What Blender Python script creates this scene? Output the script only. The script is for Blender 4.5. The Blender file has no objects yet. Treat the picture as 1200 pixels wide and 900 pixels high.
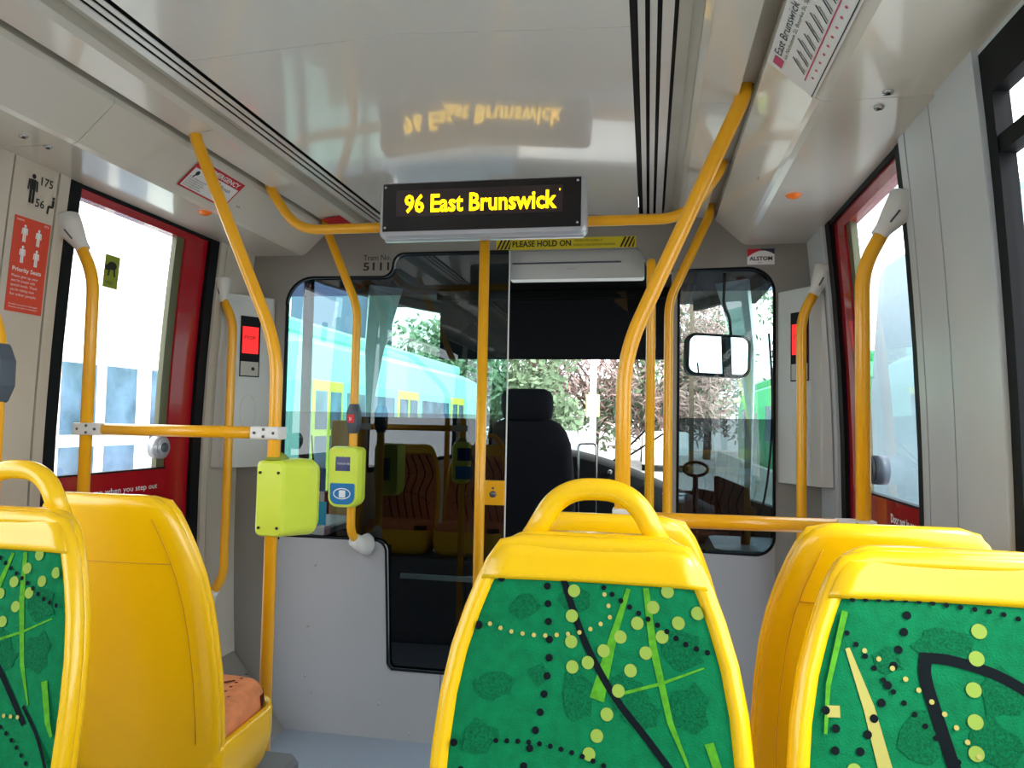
import bpy, math, random
from mathutils import Vector, Matrix
random.seed(7)
S = bpy.context.scene
PI = math.pi
# ------------------------------------------------------------------ camera
F_PX = 870.0
CAM = Vector((0.568, 0.0, 1.33))
def cam_axes():
    vx, vy, sl = 760.0, 497.0, 0.0186
    f = Vector(((vx-600)/F_PX, (450-vy)/F_PX, -1)).normalized()
    q = Vector(((vx-1000-600)/F_PX, (450-(vy-sl*1000))/F_PX, -1))
    u = q.cross(f).normalized()
    if u.y < 0: u = -u
    r = f.cross(u)
    return Matrix((r, f, u))          # world = M @ cam
cd = bpy.data.cameras.new('camera'); cam = bpy.data.objects.new('camera', cd)
S.collection.objects.link(cam); S.camera = cam
cd.sensor_width = 36; cd.lens = 36*F_PX/1200; cd.clip_start = 0.02; cd.clip_end = 500
cam.matrix_world = Matrix.Translation(CAM) @ cam_axes().to_4x4()
# ------------------------------------------------------------------ light
S.view_settings.view_transform = 'Standard'; S.view_settings.look = 'None'
S.view_settings.gamma = 1; S.view_settings.use_curve_mapping = False
S.view_settings.exposure = 0.15
W = bpy.data.worlds.new('sky'); S.world = W; W.use_nodes = True
nt = W.node_tree; nt.nodes.clear()
wo = nt.nodes.new('ShaderNodeOutputWorld'); bg = nt.nodes.new('ShaderNodeBackground')
tc = nt.nodes.new('ShaderNodeTexCoord'); nz = nt.nodes.new('ShaderNodeTexNoise'); rp = nt.nodes.new('ShaderNodeValToRGB')
nz.inputs['Scale'].default_value = 2.2; nz.inputs['Detail'].default_value = 5
rp.color_ramp.elements[0].position = .35; rp.color_ramp.elements[0].color = (.86, .92, 1, 1)
rp.color_ramp.elements[1].position = .6; rp.color_ramp.elements[1].color = (1, 1, 1, 1)
nt.links.new(tc.outputs['Generated'], nz.inputs['Vector']); nt.links.new(nz.outputs['Fac'], rp.inputs['Fac'])
nt.links.new(rp.outputs['Color'], bg.inputs['Color']); nt.links.new(bg.outputs[0], wo.inputs[0])
bg.inputs['Strength'].default_value = 5.0
sd = bpy.data.lights.new('sun', 'SUN'); sd.energy = 3.0; sd.angle = math.radians(25); sd.color = (1, .97, .9)
so = bpy.data.objects.new('sun', sd); S.collection.objects.link(so)
so.rotation_euler = Vector((-0.75, 0.35, -1.0)).to_track_quat('-Z', 'Y').to_euler()

# ------------------------------------------------------------------ materials
def lin(c):
    return tuple((x/12.92 if x <= .04045 else ((x+.055)/1.055)**2.4) for x in c)
def mat(name, rgb, rough=.5, metal=0, var=.04, vscale=8, bump=0, bscale=60, emit=0, coat=0, srgb=True):
    m = bpy.data.materials.new(name); m.use_nodes = True; n = m.node_tree
    b = n.nodes['Principled BSDF']
    c = lin(rgb) if srgb else rgb
    b.inputs['Roughness'].default_value = rough; b.inputs['Metallic'].default_value = metal
    b.inputs['Coat Weight'].default_value = coat
    t = n.nodes.new('ShaderNodeTexCoord')
    x = n.nodes.new('ShaderNodeTexNoise'); x.inputs['Scale'].default_value = vscale; x.inputs['Detail'].default_value = 4
    n.links.new(t.outputs['Object'], x.inputs['Vector'])
    r = n.nodes.new('ShaderNodeValToRGB')
    r.color_ramp.elements[0].position = .3; r.color_ramp.elements[1].position = .7
    r.color_ramp.elements[0].color = tuple(v*(1-var) for v in c)+(1,)
    r.color_ramp.elements[1].color = tuple(min(1, v*(1+var)) for v in c)+(1,)
    n.links.new(x.outputs['Fac'], r.inputs['Fac']); n.links.new(r.outputs['Color'], b.inputs['Base Color'])
    if bump:
        y = n.nodes.new('ShaderNodeTexNoise'); y.inputs['Scale'].default_value = bscale; y.inputs['Detail'].default_value = 6
        bp = n.nodes.new('ShaderNodeBump'); bp.inputs['Strength'].default_value = bump; bp.inputs['Distance'].default_value = .002
        n.links.new(t.outputs['Object'], y.inputs['Vector']); n.links.new(y.outputs['Fac'], bp.inputs['Height'])
        n.links.new(bp.outputs['Normal'], b.inputs['Normal'])
    if emit:
        b.inputs['Emission Color'].default_value = c+(1,); b.inputs['Emission Strength'].default_value = emit
    return m
def glass(name, tint, refl=1.0, bands=None):
    """thin pane: clear tint plus a mirror reflection. bands = [(z, tint), ...] film zones from the bottom up"""
    m = bpy.data.materials.new(name); m.use_nodes = True; n = m.node_tree; n.nodes.clear()
    o = n.nodes.new('ShaderNodeOutputMaterial'); mx = n.nodes.new('ShaderNodeMixShader')
    tr = n.nodes.new('ShaderNodeBsdfTransparent'); gl = n.nodes.new('ShaderNodeBsdfGlossy')
    gl.inputs['Roughness'].default_value = 0.0
    tr.inputs['Color'].default_value = tuple(tint)+(1,)
    fr = n.nodes.new('ShaderNodeLayerWeight'); fr.inputs['Blend'].default_value = .5
    pw = n.nodes.new('ShaderNodeMath'); pw.operation = 'POWER'; pw.inputs[1].default_value = 5
    ma = n.nodes.new('ShaderNodeMath'); ma.operation = 'MULTIPLY_ADD'; ma.inputs[1].default_value = .92*min(1, refl); ma.inputs[2].default_value = .08*refl; ma.use_clamp = True
    n.links.new(fr.outputs['Facing'], pw.inputs[0]); n.links.new(pw.outputs[0], ma.inputs[0]); n.links.new(ma.outputs[0], mx.inputs[0])
    n.links.new(tr.outputs[0], mx.inputs[1]); n.links.new(gl.outputs[0], mx.inputs[2]); n.links.new(mx.outputs[0], o.inputs[0])
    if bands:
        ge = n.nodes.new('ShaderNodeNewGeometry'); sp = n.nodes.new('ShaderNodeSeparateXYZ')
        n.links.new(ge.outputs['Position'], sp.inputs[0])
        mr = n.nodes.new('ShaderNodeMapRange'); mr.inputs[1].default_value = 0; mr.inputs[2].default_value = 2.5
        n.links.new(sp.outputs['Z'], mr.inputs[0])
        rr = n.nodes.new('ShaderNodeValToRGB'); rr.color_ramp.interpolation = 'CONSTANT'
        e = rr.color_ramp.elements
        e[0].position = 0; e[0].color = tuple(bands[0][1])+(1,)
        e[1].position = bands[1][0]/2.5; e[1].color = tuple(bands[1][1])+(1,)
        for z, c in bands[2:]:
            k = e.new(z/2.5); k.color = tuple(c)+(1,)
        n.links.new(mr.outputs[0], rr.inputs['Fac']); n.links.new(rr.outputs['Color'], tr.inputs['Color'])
    return m
M = dict(
    ceil=mat('ceiling_white', (.89, .89, .88), .14, var=.015, vscale=2, coat=.35),
    cream=mat('cream_panel', (.87, .86, .83), .16, var=.015, vscale=2, coat=.35),
    groove=mat('groove_grey', (.70, .69, .65), .4),
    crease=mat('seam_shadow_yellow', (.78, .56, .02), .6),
    alu=mat('aluminium', (.86, .86, .86), .35, metal=.25, var=.03, vscale=30),
    black=mat('black_rubber', (.07, .075, .09), .55),
    dark=mat('dark_plastic', (.03, .033, .04), .65, bump=.2),
    wallL=mat('wall_beige', (.79, .76, .71), .38, var=.02, bump=.12, bscale=200),
    pillar=mat('pillar_satin', (.77, .79, .81), .3, var=.02),
    bulk=mat('bulkhead_grey', (.56, .55, .53), .42, var=.02, bump=.12, bscale=200),
    lowp=mat('lower_panel_grey', (.66, .67, .69), .38, var=.02, vscale=3, bump=.1, bscale=150),
    housing=mat('housing_grey', (.78, .79, .79), .3, var=.015),
    yel=mat('yellow_powder_coat', (.96, .69, .06), .3, var=.006, coat=.3),
    seat=mat('yellow_plastic', (.97, .765, .02), .27, var=.008, vscale=3, coat=.35),
    bracket=mat('white_bracket', (.86, .86, .85), .35, var=.01),
    bolt=mat('bolt_steel', (.42, .42, .44), .35, metal=.8),
    red=mat('red_door_paint', (.66, .06, .12), .24, var=.04, coat=.5),
    redsign=mat('sign_orange_red', (.86, .29, .20), .5),
    redem=mat('sign_red', (.78, .10, .18), .5),
    white=mat('print_white', (.93, .93, .94), .45, var=.01),
    navy=mat('print_navy', (.12, .13, .22), .5),
    ink=mat('print_black', (.07, .07, .07), .5),
    pink=mat('print_magenta', (.80, .22, .45), .5),
    lime=mat('lime_validator', (.86, .94, .30), .32, var=.02),
    limeD=mat('lime_sticker', (.55, .60, .15), .5),
    blue=mat('validator_blue', (.05, .47, .72), .35),
    lcd=mat('lcd_blue', (.05, .10, .35), .15, emit=.25),
    greyu=mat('button_housing_grey', (.29, .33, .38), .4),
    redb=mat('red_button', (.85, .10, .13), .35),
    redled=mat('red_led_panel', (.95, .12, .12), .4, emit=.8),
    led=mat('amber_led', (1.0, .80, .02), .4, emit=2.6, var=0),
    ledbg=mat('led_window', (.22, .17, .19), .25, var=.1, vscale=300),
    disp=mat('display_face', (.075, .065, .08), .25),
    silver=mat('silver_case', (.75, .76, .79), .3, metal=.35),
    hazard=mat('hazard_yellow', (.87, .80, .17), .4),
    orange=mat('amber_lens', (.93, .47, .16), .2, emit=.1),
    floor=mat('vinyl_floor', (.54, .59, .65), .42, var=.16, vscale=220),
    palesign=mat('faded_sign', (.93, .90, .62), .6),
    podium=mat('podium_grey', (.40, .42, .45), .5, bump=.2),
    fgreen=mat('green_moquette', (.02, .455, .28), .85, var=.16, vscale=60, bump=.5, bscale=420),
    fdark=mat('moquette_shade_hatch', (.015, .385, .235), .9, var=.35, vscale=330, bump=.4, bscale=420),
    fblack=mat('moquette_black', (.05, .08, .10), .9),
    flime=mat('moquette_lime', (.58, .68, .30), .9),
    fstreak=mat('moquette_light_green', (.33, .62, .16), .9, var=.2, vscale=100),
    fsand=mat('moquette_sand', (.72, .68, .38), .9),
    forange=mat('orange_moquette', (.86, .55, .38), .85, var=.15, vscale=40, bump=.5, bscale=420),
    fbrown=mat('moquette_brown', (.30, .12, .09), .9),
    fcloth=mat('driver_seat_cloth', (.10, .10, .125), .85, bump=.4, bscale=300),
    screenb=mat('blind_black', (.085, .08, .10), .8),
    mirror=mat('mirror_silver', (.85, .88, .90), .02, metal=1, var=0),
    steel=mat('chrome', (.75, .76, .78), .12, metal=1),
    olive=mat('olive_glass_trim', (.38, .38, .27), .4),
    cabgrey=mat('cab_grey_paint', (.72, .76, .77), .45),
    tan=mat('cab_tan_panel', (.78, .58, .34), .5),
    asphalt=mat('asphalt', (.64, .63, .62), .9, var=.15, vscale=4),
    tramw=mat('tram_white_paint', (.93, .93, .92), .3),
    tramshade=mat('tram_shaded_side', (.50, .57, .61), .35),  # grey darkened so the tram side reads as standing in shade
    tramg=mat('tram_green_paint', (.12, .68, .40), .35),
    tramt=mat('tram_turquoise_paint', (.55, .78, .74), .35),
    tramgl=mat('tram_window', (.36, .44, .54), .08, var=.6, vscale=2.5),
    build=mat('render_wall', (.88, .88, .87), .8, var=.05),
    buildb=mat('slate_cladding', (.42, .46, .56), .7, var=.05),
    conc=mat('concrete', (.70, .70, .67), .85, var=.15, vscale=3),
    leaf=mat('leaves', (.44, .52, .40), .8, var=.4, vscale=3),
    leafb=mat('blue_grey_leaves', (.33, .39, .38), .8, var=.4, vscale=3),
    leafp=mat('bare_twigs', (.60, .50, .48), .8, var=.3, vscale=3),
    bark=mat('bark', (.42, .35, .29), .9, var=.3, vscale=12),
)
for k in ('fgreen', 'fdark', 'fblack', 'flime', 'fstreak', 'fsand', 'forange', 'fbrown', 'fcloth', 'dark', 'screenb', 'black'):
    M[k].node_tree.nodes['Principled BSDF'].inputs['Specular IOR Level'].default_value = .15
M['glc'] = glass('clear_glass', (.93, .97, .96), 1.0)
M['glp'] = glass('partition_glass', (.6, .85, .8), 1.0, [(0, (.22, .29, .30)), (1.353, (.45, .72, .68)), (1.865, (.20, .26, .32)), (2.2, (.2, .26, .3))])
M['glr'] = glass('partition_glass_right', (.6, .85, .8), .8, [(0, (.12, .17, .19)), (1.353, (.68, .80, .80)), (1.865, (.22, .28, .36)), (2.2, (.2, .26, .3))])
M['glcab'] = glass('cab_glass', (.82, .93, .91), .8)
M['gld'] = glass('tinted_door_glass', (.72, .80, .84), 1.0)

# ------------------------------------------------------------------ helpers
COL = S.collection
def link(o): COL.objects.link(o); return o
def tag(o, label=None, cat=None, group=None, kind=None):
    if label: o['label'] = label
    if cat: o['category'] = cat
    if group: o['group'] = group
    if kind: o['kind'] = kind
    return o
def thing(name, loc, label, cat, group=None, rz=0):
    o = link(bpy.data.objects.new(name, None)); o.empty_display_size = .05
    o.location = loc; o.rotation_euler = (0, 0, rz)
    return tag(o, label, cat, group)
def wloc(o):
    v = Vector((0, 0, 0))
    while o is not None: v += o.location; o = o.parent
    return v
class MB:
    def __init__(s): s.v = []; s.f = []; s.m = []; s.mats = []; s.cur = 0; s.sm = []; s.smooth = False
    def use(s, m):
        if m not in s.mats: s.mats.append(m)
        s.cur = s.mats.index(m); return s
    def add(s, vs, fs):
        o = len(s.v); s.v += [Vector(p) for p in vs]
        for f in fs: s.f.append([i+o for i in f]); s.m.append(s.cur); s.sm.append(s.smooth)
        return s
    def box(s, a, b, ch=0):
        x0, x1 = sorted((a[0], b[0])); y0, y1 = sorted((a[1], b[1])); z0, z1 = sorted((a[2], b[2]))
        if ch <= 0:
            return s.add([(x0,y0,z0),(x1,y0,z0),(x1,y1,z0),(x0,y1,z0),(x0,y0,z1),(x1,y0,z1),(x1,y1,z1),(x0,y1,z1)],
                [(0,3,2,1),(4,5,6,7),(0,1,5,4),(1,2,6,5),(2,3,7,6),(3,0,4,7)])
        c = min(ch, (x1-x0)/2.01, (y1-y0)/2.01, (z1-z0)/2.01)
        def ring(i, z):
            return [(x0+c+i,y0+i,z),(x1-c-i,y0+i,z),(x1-i,y0+c+i,z),(x1-i,y1-c-i,z),(x1-c-i,y1-i,z),(x0+c+i,y1-i,z),(x0+i,y1-c-i,z),(x0+i,y0+c+i,z)]
        k = c*.5
        return s.loft([ring(k, z0), ring(0, z0+c), ring(0, z1-c), ring(k, z1)])
    def loft(s, rings, cap=True, closed=True):
        n = len(rings[0]); vs = [p for r in rings for p in r]; fs = []
        for i in range(len(rings)-1):
            for j in range(n if closed else n-1):
                k = (j+1) % n
                fs.append((i*n+j, i*n+k, (i+1)*n+k, (i+1)*n+j))
        if cap:
            fs.append(tuple(reversed(range(n)))); fs.append(tuple(range((len(rings)-1)*n, len(rings)*n)))
        return s.add(vs, fs)
    def tube(s, pts, r, n=14, cap=True, closed=False, sy=1):
        pts = [Vector(p) for p in pts]; s.smooth = True
        rs = r if isinstance(r, (list, tuple)) else [r]*len(pts)
        N = len(pts); rings = []; up = None
        for i, p in enumerate(pts):
            if closed: t = pts[(i+1) % N]-pts[i-1]
            else: t = pts[min(i+1, N-1)]-pts[max(i-1, 0)]
            t.normalize()
            if up is None:
                a = Vector((0, 0, 1)) if abs(t.z) < .9 else Vector((1, 0, 0))
                u = t.cross(a).normalized()
            else: u = (up-t*up.dot(t)).normalized()
            up = u; w = t.cross(u)
            rings.append([p+(u*math.cos(2*PI*k/n)+w*math.sin(2*PI*k/n)*sy)*rs[i] for k in range(n)])
        if closed: rings.append(rings[0])
        s.loft(rings, cap and not closed); s.smooth = False
        return s
    def cyl(s, a, b, r, n=20, r2=None):
        return s.tube([a, b], [r, r if r2 is None else r2], n)
    def prism(s, poly, f0, f1):
        """poly: 2d points; f0,f1: map (u,v)->3d of the two faces"""
        n = len(poly)
        vs = [f0(*p) for p in poly]+[f1(*p) for p in poly]
        fs = [tuple(reversed(range(n))), tuple(range(n, 2*n))]+[(i, (i+1) % n, n+(i+1) % n, n+i) for i in range(n)]
        return s.add(vs, fs)
    def build(s, name, m=None, parent=None, bevel=0, label=None, smooth=False):
        me = bpy.data.meshes.new(name)
        o = wloc(parent) if parent is not None else Vector((0, 0, 0))
        me.from_pydata([p-o for p in s.v], [], s.f); me.update()
        if s.mats:
            for q in s.mats: me.materials.append(q)
            me.polygons.foreach_set('material_index', s.m)
        elif m is not None: me.materials.append(m)
        me.polygons.foreach_set('use_smooth', [bool(x or smooth) for x in s.sm])
        ob = link(bpy.data.objects.new(name, me)); ob.parent = parent
        import bmesh
        bm = bmesh.new(); bm.from_mesh(me); bmesh.ops.recalc_face_normals(bm, faces=bm.faces); bm.to_mesh(me); bm.free()
        if bevel:
            b = ob.modifiers.new('bevel', 'BEVEL'); b.width = bevel; b.segments = 2; b.limit_method = 'ANGLE'
        if label: ob['label'] = label
        return ob
def P(name, m, parent, fn, **k):
    b = MB(); fn(b); return b.build(name, m, parent, **k)
def dup(o, loc=None, rz=None, label=None, group=None):
    def rec(a, par):
        c = a.copy(); link(c); c.parent = par
        for ch in list(a.children): rec(ch, c)
        return c
    c = rec(o, None)
    if loc is not None: c.location = loc
    if rz is not None: c.rotation_euler = (0, 0, rz)
    if label: c['label'] = label
    if group: c['group'] = group
    return c
def fillet(pts, r, n=7):
    """round the corners of a polyline"""
    pts = [Vector(p) for p in pts]; out = [pts[0]]
    rr = r if isinstance(r, (list, tuple)) else [r]*(len(pts)-2)
    for i in range(1, len(pts)-1):
        a = pts[i-1]-pts[i]; b = pts[i+1]-pts[i]
        d = min(rr[i-1], a.length*.48, b.length*.48)
        A = pts[i]+a.normalized()*d; B = pts[i]+b.normalized()*d
        for k in range(n+1):
            t = k/n; out.append(A*(1-t)**2+pts[i]*2*t*(1-t)+B*t*t)
    out.append(pts[-1]); return out
def rrect(x0, y0, x1, y1, r, n=6):
    r = r if isinstance(r, (list, tuple)) else [r]*4     # corners: (x1,y1) (x0,y1) (x0,y0) (x1,y0)
    out = []
    for (cx, cy, a0), q in zip(((x1-r[0], y1-r[0], 0), (x0+r[1], y1-r[1], 90), (x0+r[2], y0+r[2], 180), (x1-r[3], y0+r[3], 270)), r):
        if q <= 0: out.append((cx, cy)); continue
        for k in range(n+1):
            a = math.radians(a0+90*k/n); out.append((cx+q*math.cos(a), cy+q*math.sin(a)))
    return out
_tc = {}
def text_poly(s, size, bold=0, sx=1.0, align='LEFT', space=1.0):
    cu = bpy.data.curves.new('t', 'FONT'); cu.body = s; cu.size = size; cu.offset = bold; cu.resolution_u = 2
    cu.align_x = align; cu.space_line = space
    ob = link(bpy.data.objects.new('t', cu)); bpy.context.view_layer.update()
    dg = bpy.context.evaluated_depsgraph_get()
    me = bpy.data.meshes.new_from_object(ob.evaluated_get(dg))
    vs = [(v.co.x*sx, v.co.y) for v in me.vertices]; fs = [tuple(p.vertices) for p in me.polygons]
    bpy.data.objects.remove(ob); bpy.data.curves.remove(cu); bpy.data.meshes.remove(me)
    return vs, fs
def text(mb, s, size, fmap, u=0, v=0, bold=0, sx=1.0, align='LEFT', w=.0012, fit=None, space=1.0):
    vs, fs = text_poly(s, size, bold, sx, align, space)
    if fit and vs:
        a = min(p[0] for p in vs); b = max(p[0] for p in vs); k = fit/(b-a)
        vs = [((p[0]-a)*k, p[1]) for p in vs]
    mb.add([fmap(u+p[0], v+p[1], w) for p in vs], fs)
def disc(mb, fmap, u, v, r, w=.0012, n=16, ry=None):
    ry = ry or r
    mb.add([fmap(u+r*math.cos(2*PI*k/n), v+ry*math.sin(2*PI*k/n), w) for k in range(n)], [tuple(range(n))])
def rect(mb, fmap, u0, v0, u1, v1, w=.0008):
    mb.add([fmap(u0, v0, w), fmap(u1, v0, w), fmap(u1, v1, w), fmap(u0, v1, w)], [(0, 1, 2, 3)])
def ribbon(mb, fmap, pts, wd, w=.0012):
    ws = wd if isinstance(wd, (list, tuple)) else [wd]*len(pts)
    L = []; R = []
    for i, p in enumerate(pts):
        a = pts[max(i-1, 0)]; b = pts[min(i+1, len(pts)-1)]
        dx, dy = b[0]-a[0], b[1]-a[1]; l = math.hypot(dx, dy) or 1
        nx, ny = -dy/l*ws[i]/2, dx/l*ws[i]/2
        L.append((p[0]+nx, p[1]+ny)); R.append((p[0]-nx, p[1]-ny))
    n = len(pts)
    mb.add([fmap(*p, w) for p in L]+[fmap(*p, w) for p in R], [(i, i+1, n+i+1, n+i) for i in range(n-1)])
def smooth(pts, n=6):
    out = []
    for i in range(len(pts)-1):
        p0 = pts[max(i-1, 0)]; p1 = pts[i]; p2 = pts[i+1]; p3 = pts[min(i+2, len(pts)-1)]
        for k in range(n):
            t = k/n
            out.append(tuple(.5*((2*p1[j])+(-p0[j]+p2[j])*t+(2*p0[j]-5*p1[j]+4*p2[j]-p3[j])*t*t+(-p0[j]+3*p1[j]-3*p2[j]+p3[j])*t**3) for j in range(len(p1))))
    out.append(tuple(pts[-1])); return out
def struct(name, mb, m=None, bevel=0, label=None):
    o = mb.build(name, m, None, bevel); o['kind'] = 'structure'
    if label: o['label'] = label
    return o
def wx(z):                      # inner face of the curved side wall
    return 1.225-.053*((z-1.0)/1.045)**2
def wall_piece(mb, s, y0, y1, z0, z1, t=.03, off=0.0, nz=8, z0b=None, z1b=None):
    """slab following the side wall; off > 0 moves it into the saloon"""
    def r(y, za, zb):
        zs = [za+(zb-za)*k/nz for k in range(nz+1)]
        return [(s*(wx(z)-off), y, z) for z in zs]+[(s*(wx(z)-off+t), y, z) for z in reversed(zs)]
    mb.loft([r(y0, z0, z1), r(y1, z0b if z0b is not None else z0, z1b if z1b is not None else z1)])
def fwall(s):                    # sticker map on a side wall: (u, v) = (along reading direction, height)
    def f(u, v, w): return Vector((s*(wx(v)-w), -s*u, v))
    return f                     # u is signed: for the left wall u=y, for the right wall u=-y
def fplane(o, U, V):
    o = Vector(o); U = Vector(U).normalized(); V = Vector(V).normalized(); N = U.cross(V)
    return lambda u, v, w: o+U*u+V*v+N*w

# ================================================================== SETTING
YB = 3.02                        # face of the bulkhead
YR = -4.2                        # rear end of the saloon
# floor
struct('floor', MB().box((-1.3, YR, -.05), (1.3, 5.2, 0)), M['floor'])
for s, nm in ((-1, 'left'), (1, 'right')):
    b = MB(); wall_piece(b, s, YR, 1.945, -.02, .98, off=0); wall_piece(b, s, YR, -2.4, .98, 2.05)
    wall_piece(b, s, -.95, -.75, .98, 2.05)
    y1 = 1.50
    wall_piece(b, s, YR, y1, 2.035, 2.05)
    # panels between window and door, with dark seams
    wall_piece(b, s, y1, 1.684, .98, 2.05, off=.012 if s > 0 else .004)
    for a, c in ((1.694, 1.740), (1.746, 1.898), (1.906, 1.945)): wall_piece(b, s, a, c, .98, 2.05, off=.004)
    wall_piece(b, s, 2.76, 2.80, 0, 2.05, off=.004); wall_piece(b, s, 2.804, 3.03, 0, 2.05, off=.004)
    wall_piece(b, s, YR, 3.05, -.3, 0)
    struct('wall_'+nm, b, M['wallL'] if s < 0 else M['pillar'])
    b = MB(); wall_piece(b, s, 1.50, 1.945, .6, 2.05, t=.012, off=-.006); wall_piece(b, s, 2.76, 3.03, 0, 2.05, t=.012, off=-.006)
    struct('trim_1' if s < 0 else 'trim_2', b, M['black'])
struct('wall_back', MB().box((-1.26, YR-.05, 0), (1.26, YR, 2.3)), M['cream'])
# ---- ceiling: profile extruded along the tram
def ceil_prof():
    half = [(1.19, 2.045), (.93, 2.045), (.822, 2.145), (.822, 2.2)]
    return half
def strip(mb, pts, y0, y1, t=.02):
    """open profile pts (x,z) extruded from y0 to y1 with thickness t upward"""
    n = len(pts)
    r = lambda y: [(x, y, z) for x, z in pts]+[(x, y, z+t) for x, z in reversed(pts)]
    mb.loft([r(y0), r(y1)])
seams = [YR, -2.0, -.2, 1.56, YB+.02]
cb = MB()
for a, c in zip(seams, seams[1:]):                     # vaulted centre panels with seams between them
    strip(cb, [(-.522, 2.176), (0, 2.200), (.522, 2.176)], a+.003 if a > YR else a, c)
cb.smooth = False
struct('ceiling', cb, M['ceil'])
cb = MB()
for s in (-1, 1):
    ys = [YR, -1.5, .2, 1.69, YB+.02]
    for a, c in zip(ys, ys[1:]):
        strip(cb, [(s*1.19, 2.046), (s*.945, 2.044), (s*.93, 2.049), (s*.919, 2.057), (s*.822, 2.147)], a+.0025, c, .018)
    ys = [YR, -1.2, .4, 1.94, YB+.02]
    for a, c in zip(ys, ys[1:]):
        strip(cb, [(s*.782, 2.157), (s*.69, 2.168)], a+.0025, c, .012)
        strip(cb, [(s*.69, 2.166), (s*.672, 2.181)], a, c, .012)
struct('trim_3', cb, M['cream'])
cb = MB()
for s in (-1, 1):
    strip(cb, [(s*.826, 2.146), (s*.824, 2.185), (s*.784, 2.185), (s*.78, 2.158)], YR, YB+.02, .004)
    strip(cb, [(s*.672, 2.178), (s*.65, 2.192), (s*.622, 2.184)], YR, YB+.02, .006)
struct('trim_4', cb, M['groove'])
cb = MB(); cb.box((-1.22, YR, 2.262), (1.22, YB+.03, 2.29)); 
for s in (-1, 1): cb.box((s*.523, YR, 2.184), (s*.619, YB+.02, 2.190)); cb.box((s*.82, YR, 2.195), (s*.6, YB, 2.202)); cb.box((s*1.19, YR, 2.07), (s*1.25, YB+.02, 2.29))
struct('trim_5', cb, M['black'])
for s, nm in ((-1, 'trim_6'), (1, 'trim_7')):          # aluminium air slats
    b = MB()
    for x, w_ in ((.5385, .015), (.5635, .015), (.5885, .024)):
        b.box((s*x, YR, 2.1755), (s*(x+w_), YB, 2.1785), .001)
    struct(nm, b, M['alu'])
# no ceiling lights are built further back in the saloon
# ---- seat podiums
struct('floor_podium_left', MB().box((-1.2, .45, 0), (-.27, 1.76, .50), .015), M['podium'])
struct('floor_podium_right', MB().box((1.2, .45, 0), (.27, 1.76, .50), .015), M['podium'])
# corner ledges at the bulkhead
for s, nm in ((-1, 'trim_8'), (1, 'trim_9')):
    b = MB(); b.prism([(1.215, 0), (1.215, .335), (.95, 0)], lambda u, v: (s*u, 2.765, v), lambda u, v: (s*u, 3.015, v))
    struct(nm, b, M['bulk'])

# ---- bulkhead wall_front built of solid pieces round the glass
def fb(u, v): return (u, YB, v)
def fb2(u, v): return (u, YB+.035, v)
b = MB()
def arc(cx, cz, r, a0, a1, n=8): return [(cx+r*math.cos(math.radians(a0+(a1-a0)*k/n)), cz+r*math.sin(math.radians(a0+(a1-a0)*k/n))) for k in range(n+1)]
TOPZ = 2.21
# left jamb + top-left
b.prism([(-1.24, 0), (-1.012, 0), (-1.012, TOPZ), (-1.24, TOPZ)], fb, fb2)
b.prism([(-1.012, 1.826)]+[(x, z) for x, z in arc(-.892, 1.826, .12, 180, 90)]+[(-.892, TOPZ), (-1.012, TOPZ)], fb, fb2)
b.prism([(-.892, 1.946)]+arc(-.57, 1.996, .05, -90, 0)+arc(-.47, 1.996, .05, 180, 90)+[(-.47, TOPZ), (-.892, TOPZ)], fb, fb2)
b.prism([(-.47, 2.046), (.50, 2.046), (.50, TOPZ), (-.47, TOPZ)], fb, fb2)
b.prism([(.50, 2.046)]+arc(.50, 2.006, .04, 90, 0)+arc(.60, 1.99, .05, 180, 270)+[(.66, 1.94), (.66, TOPZ), (.50, TOPZ)], fb, fb2)
# right mullion, top and sides of right window
b.prism([(.655, 0), (.678, 0), (.678, TOPZ), (.655, TOPZ)], fb, fb2)
b.prism([(.678, 1.955)]+[(x, z) for x, z in arc(.95, 1.855, .1, 90, 0)]+[(1.05, TOPZ), (.678, TOPZ)], fb, fb2)
b.prism([(1.05, 0), (1.24, 0), (1.24, TOPZ), (1.05, TOPZ)], fb, fb2)
wf = struct('wall_front', b, M['bulk'])
b = MB()
# lower light panels
b.prism([(-1.012, 0), (-.27, 0), (-.27, .283), (-.48, .283)]+arc(-.48, .303, .02, -90, -180)+arc(-.57, .765, .05, 0, 90)+[(-1.012, .815)], fb, fb2)
b.prism([(-.266, 0), (.655, 0), (.655, .283), (-.266, .283)], fb, fb2)
b.prism([(.678, 0), (1.05, 0), (1.05, .90)]+arc(.98, .90, .07, 0, -90)+[(.678, .83)], fb, fb2)
struct('wall_front_lower', b, M['lowp'])
# bolts in the lower panel
bb = MB(); BOLTS = ((-.834, .70), (-.856, .44), (-.862, .232), (-.832, .163), (-.53, .142), (-.985, .035), (-.395, .03))
for px, z in BOLTS:
    bb.cyl((px, YB-.004, z), (px, YB+.002, z), .006, 12)
struct('trim_10', bb, M['groove'])
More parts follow.
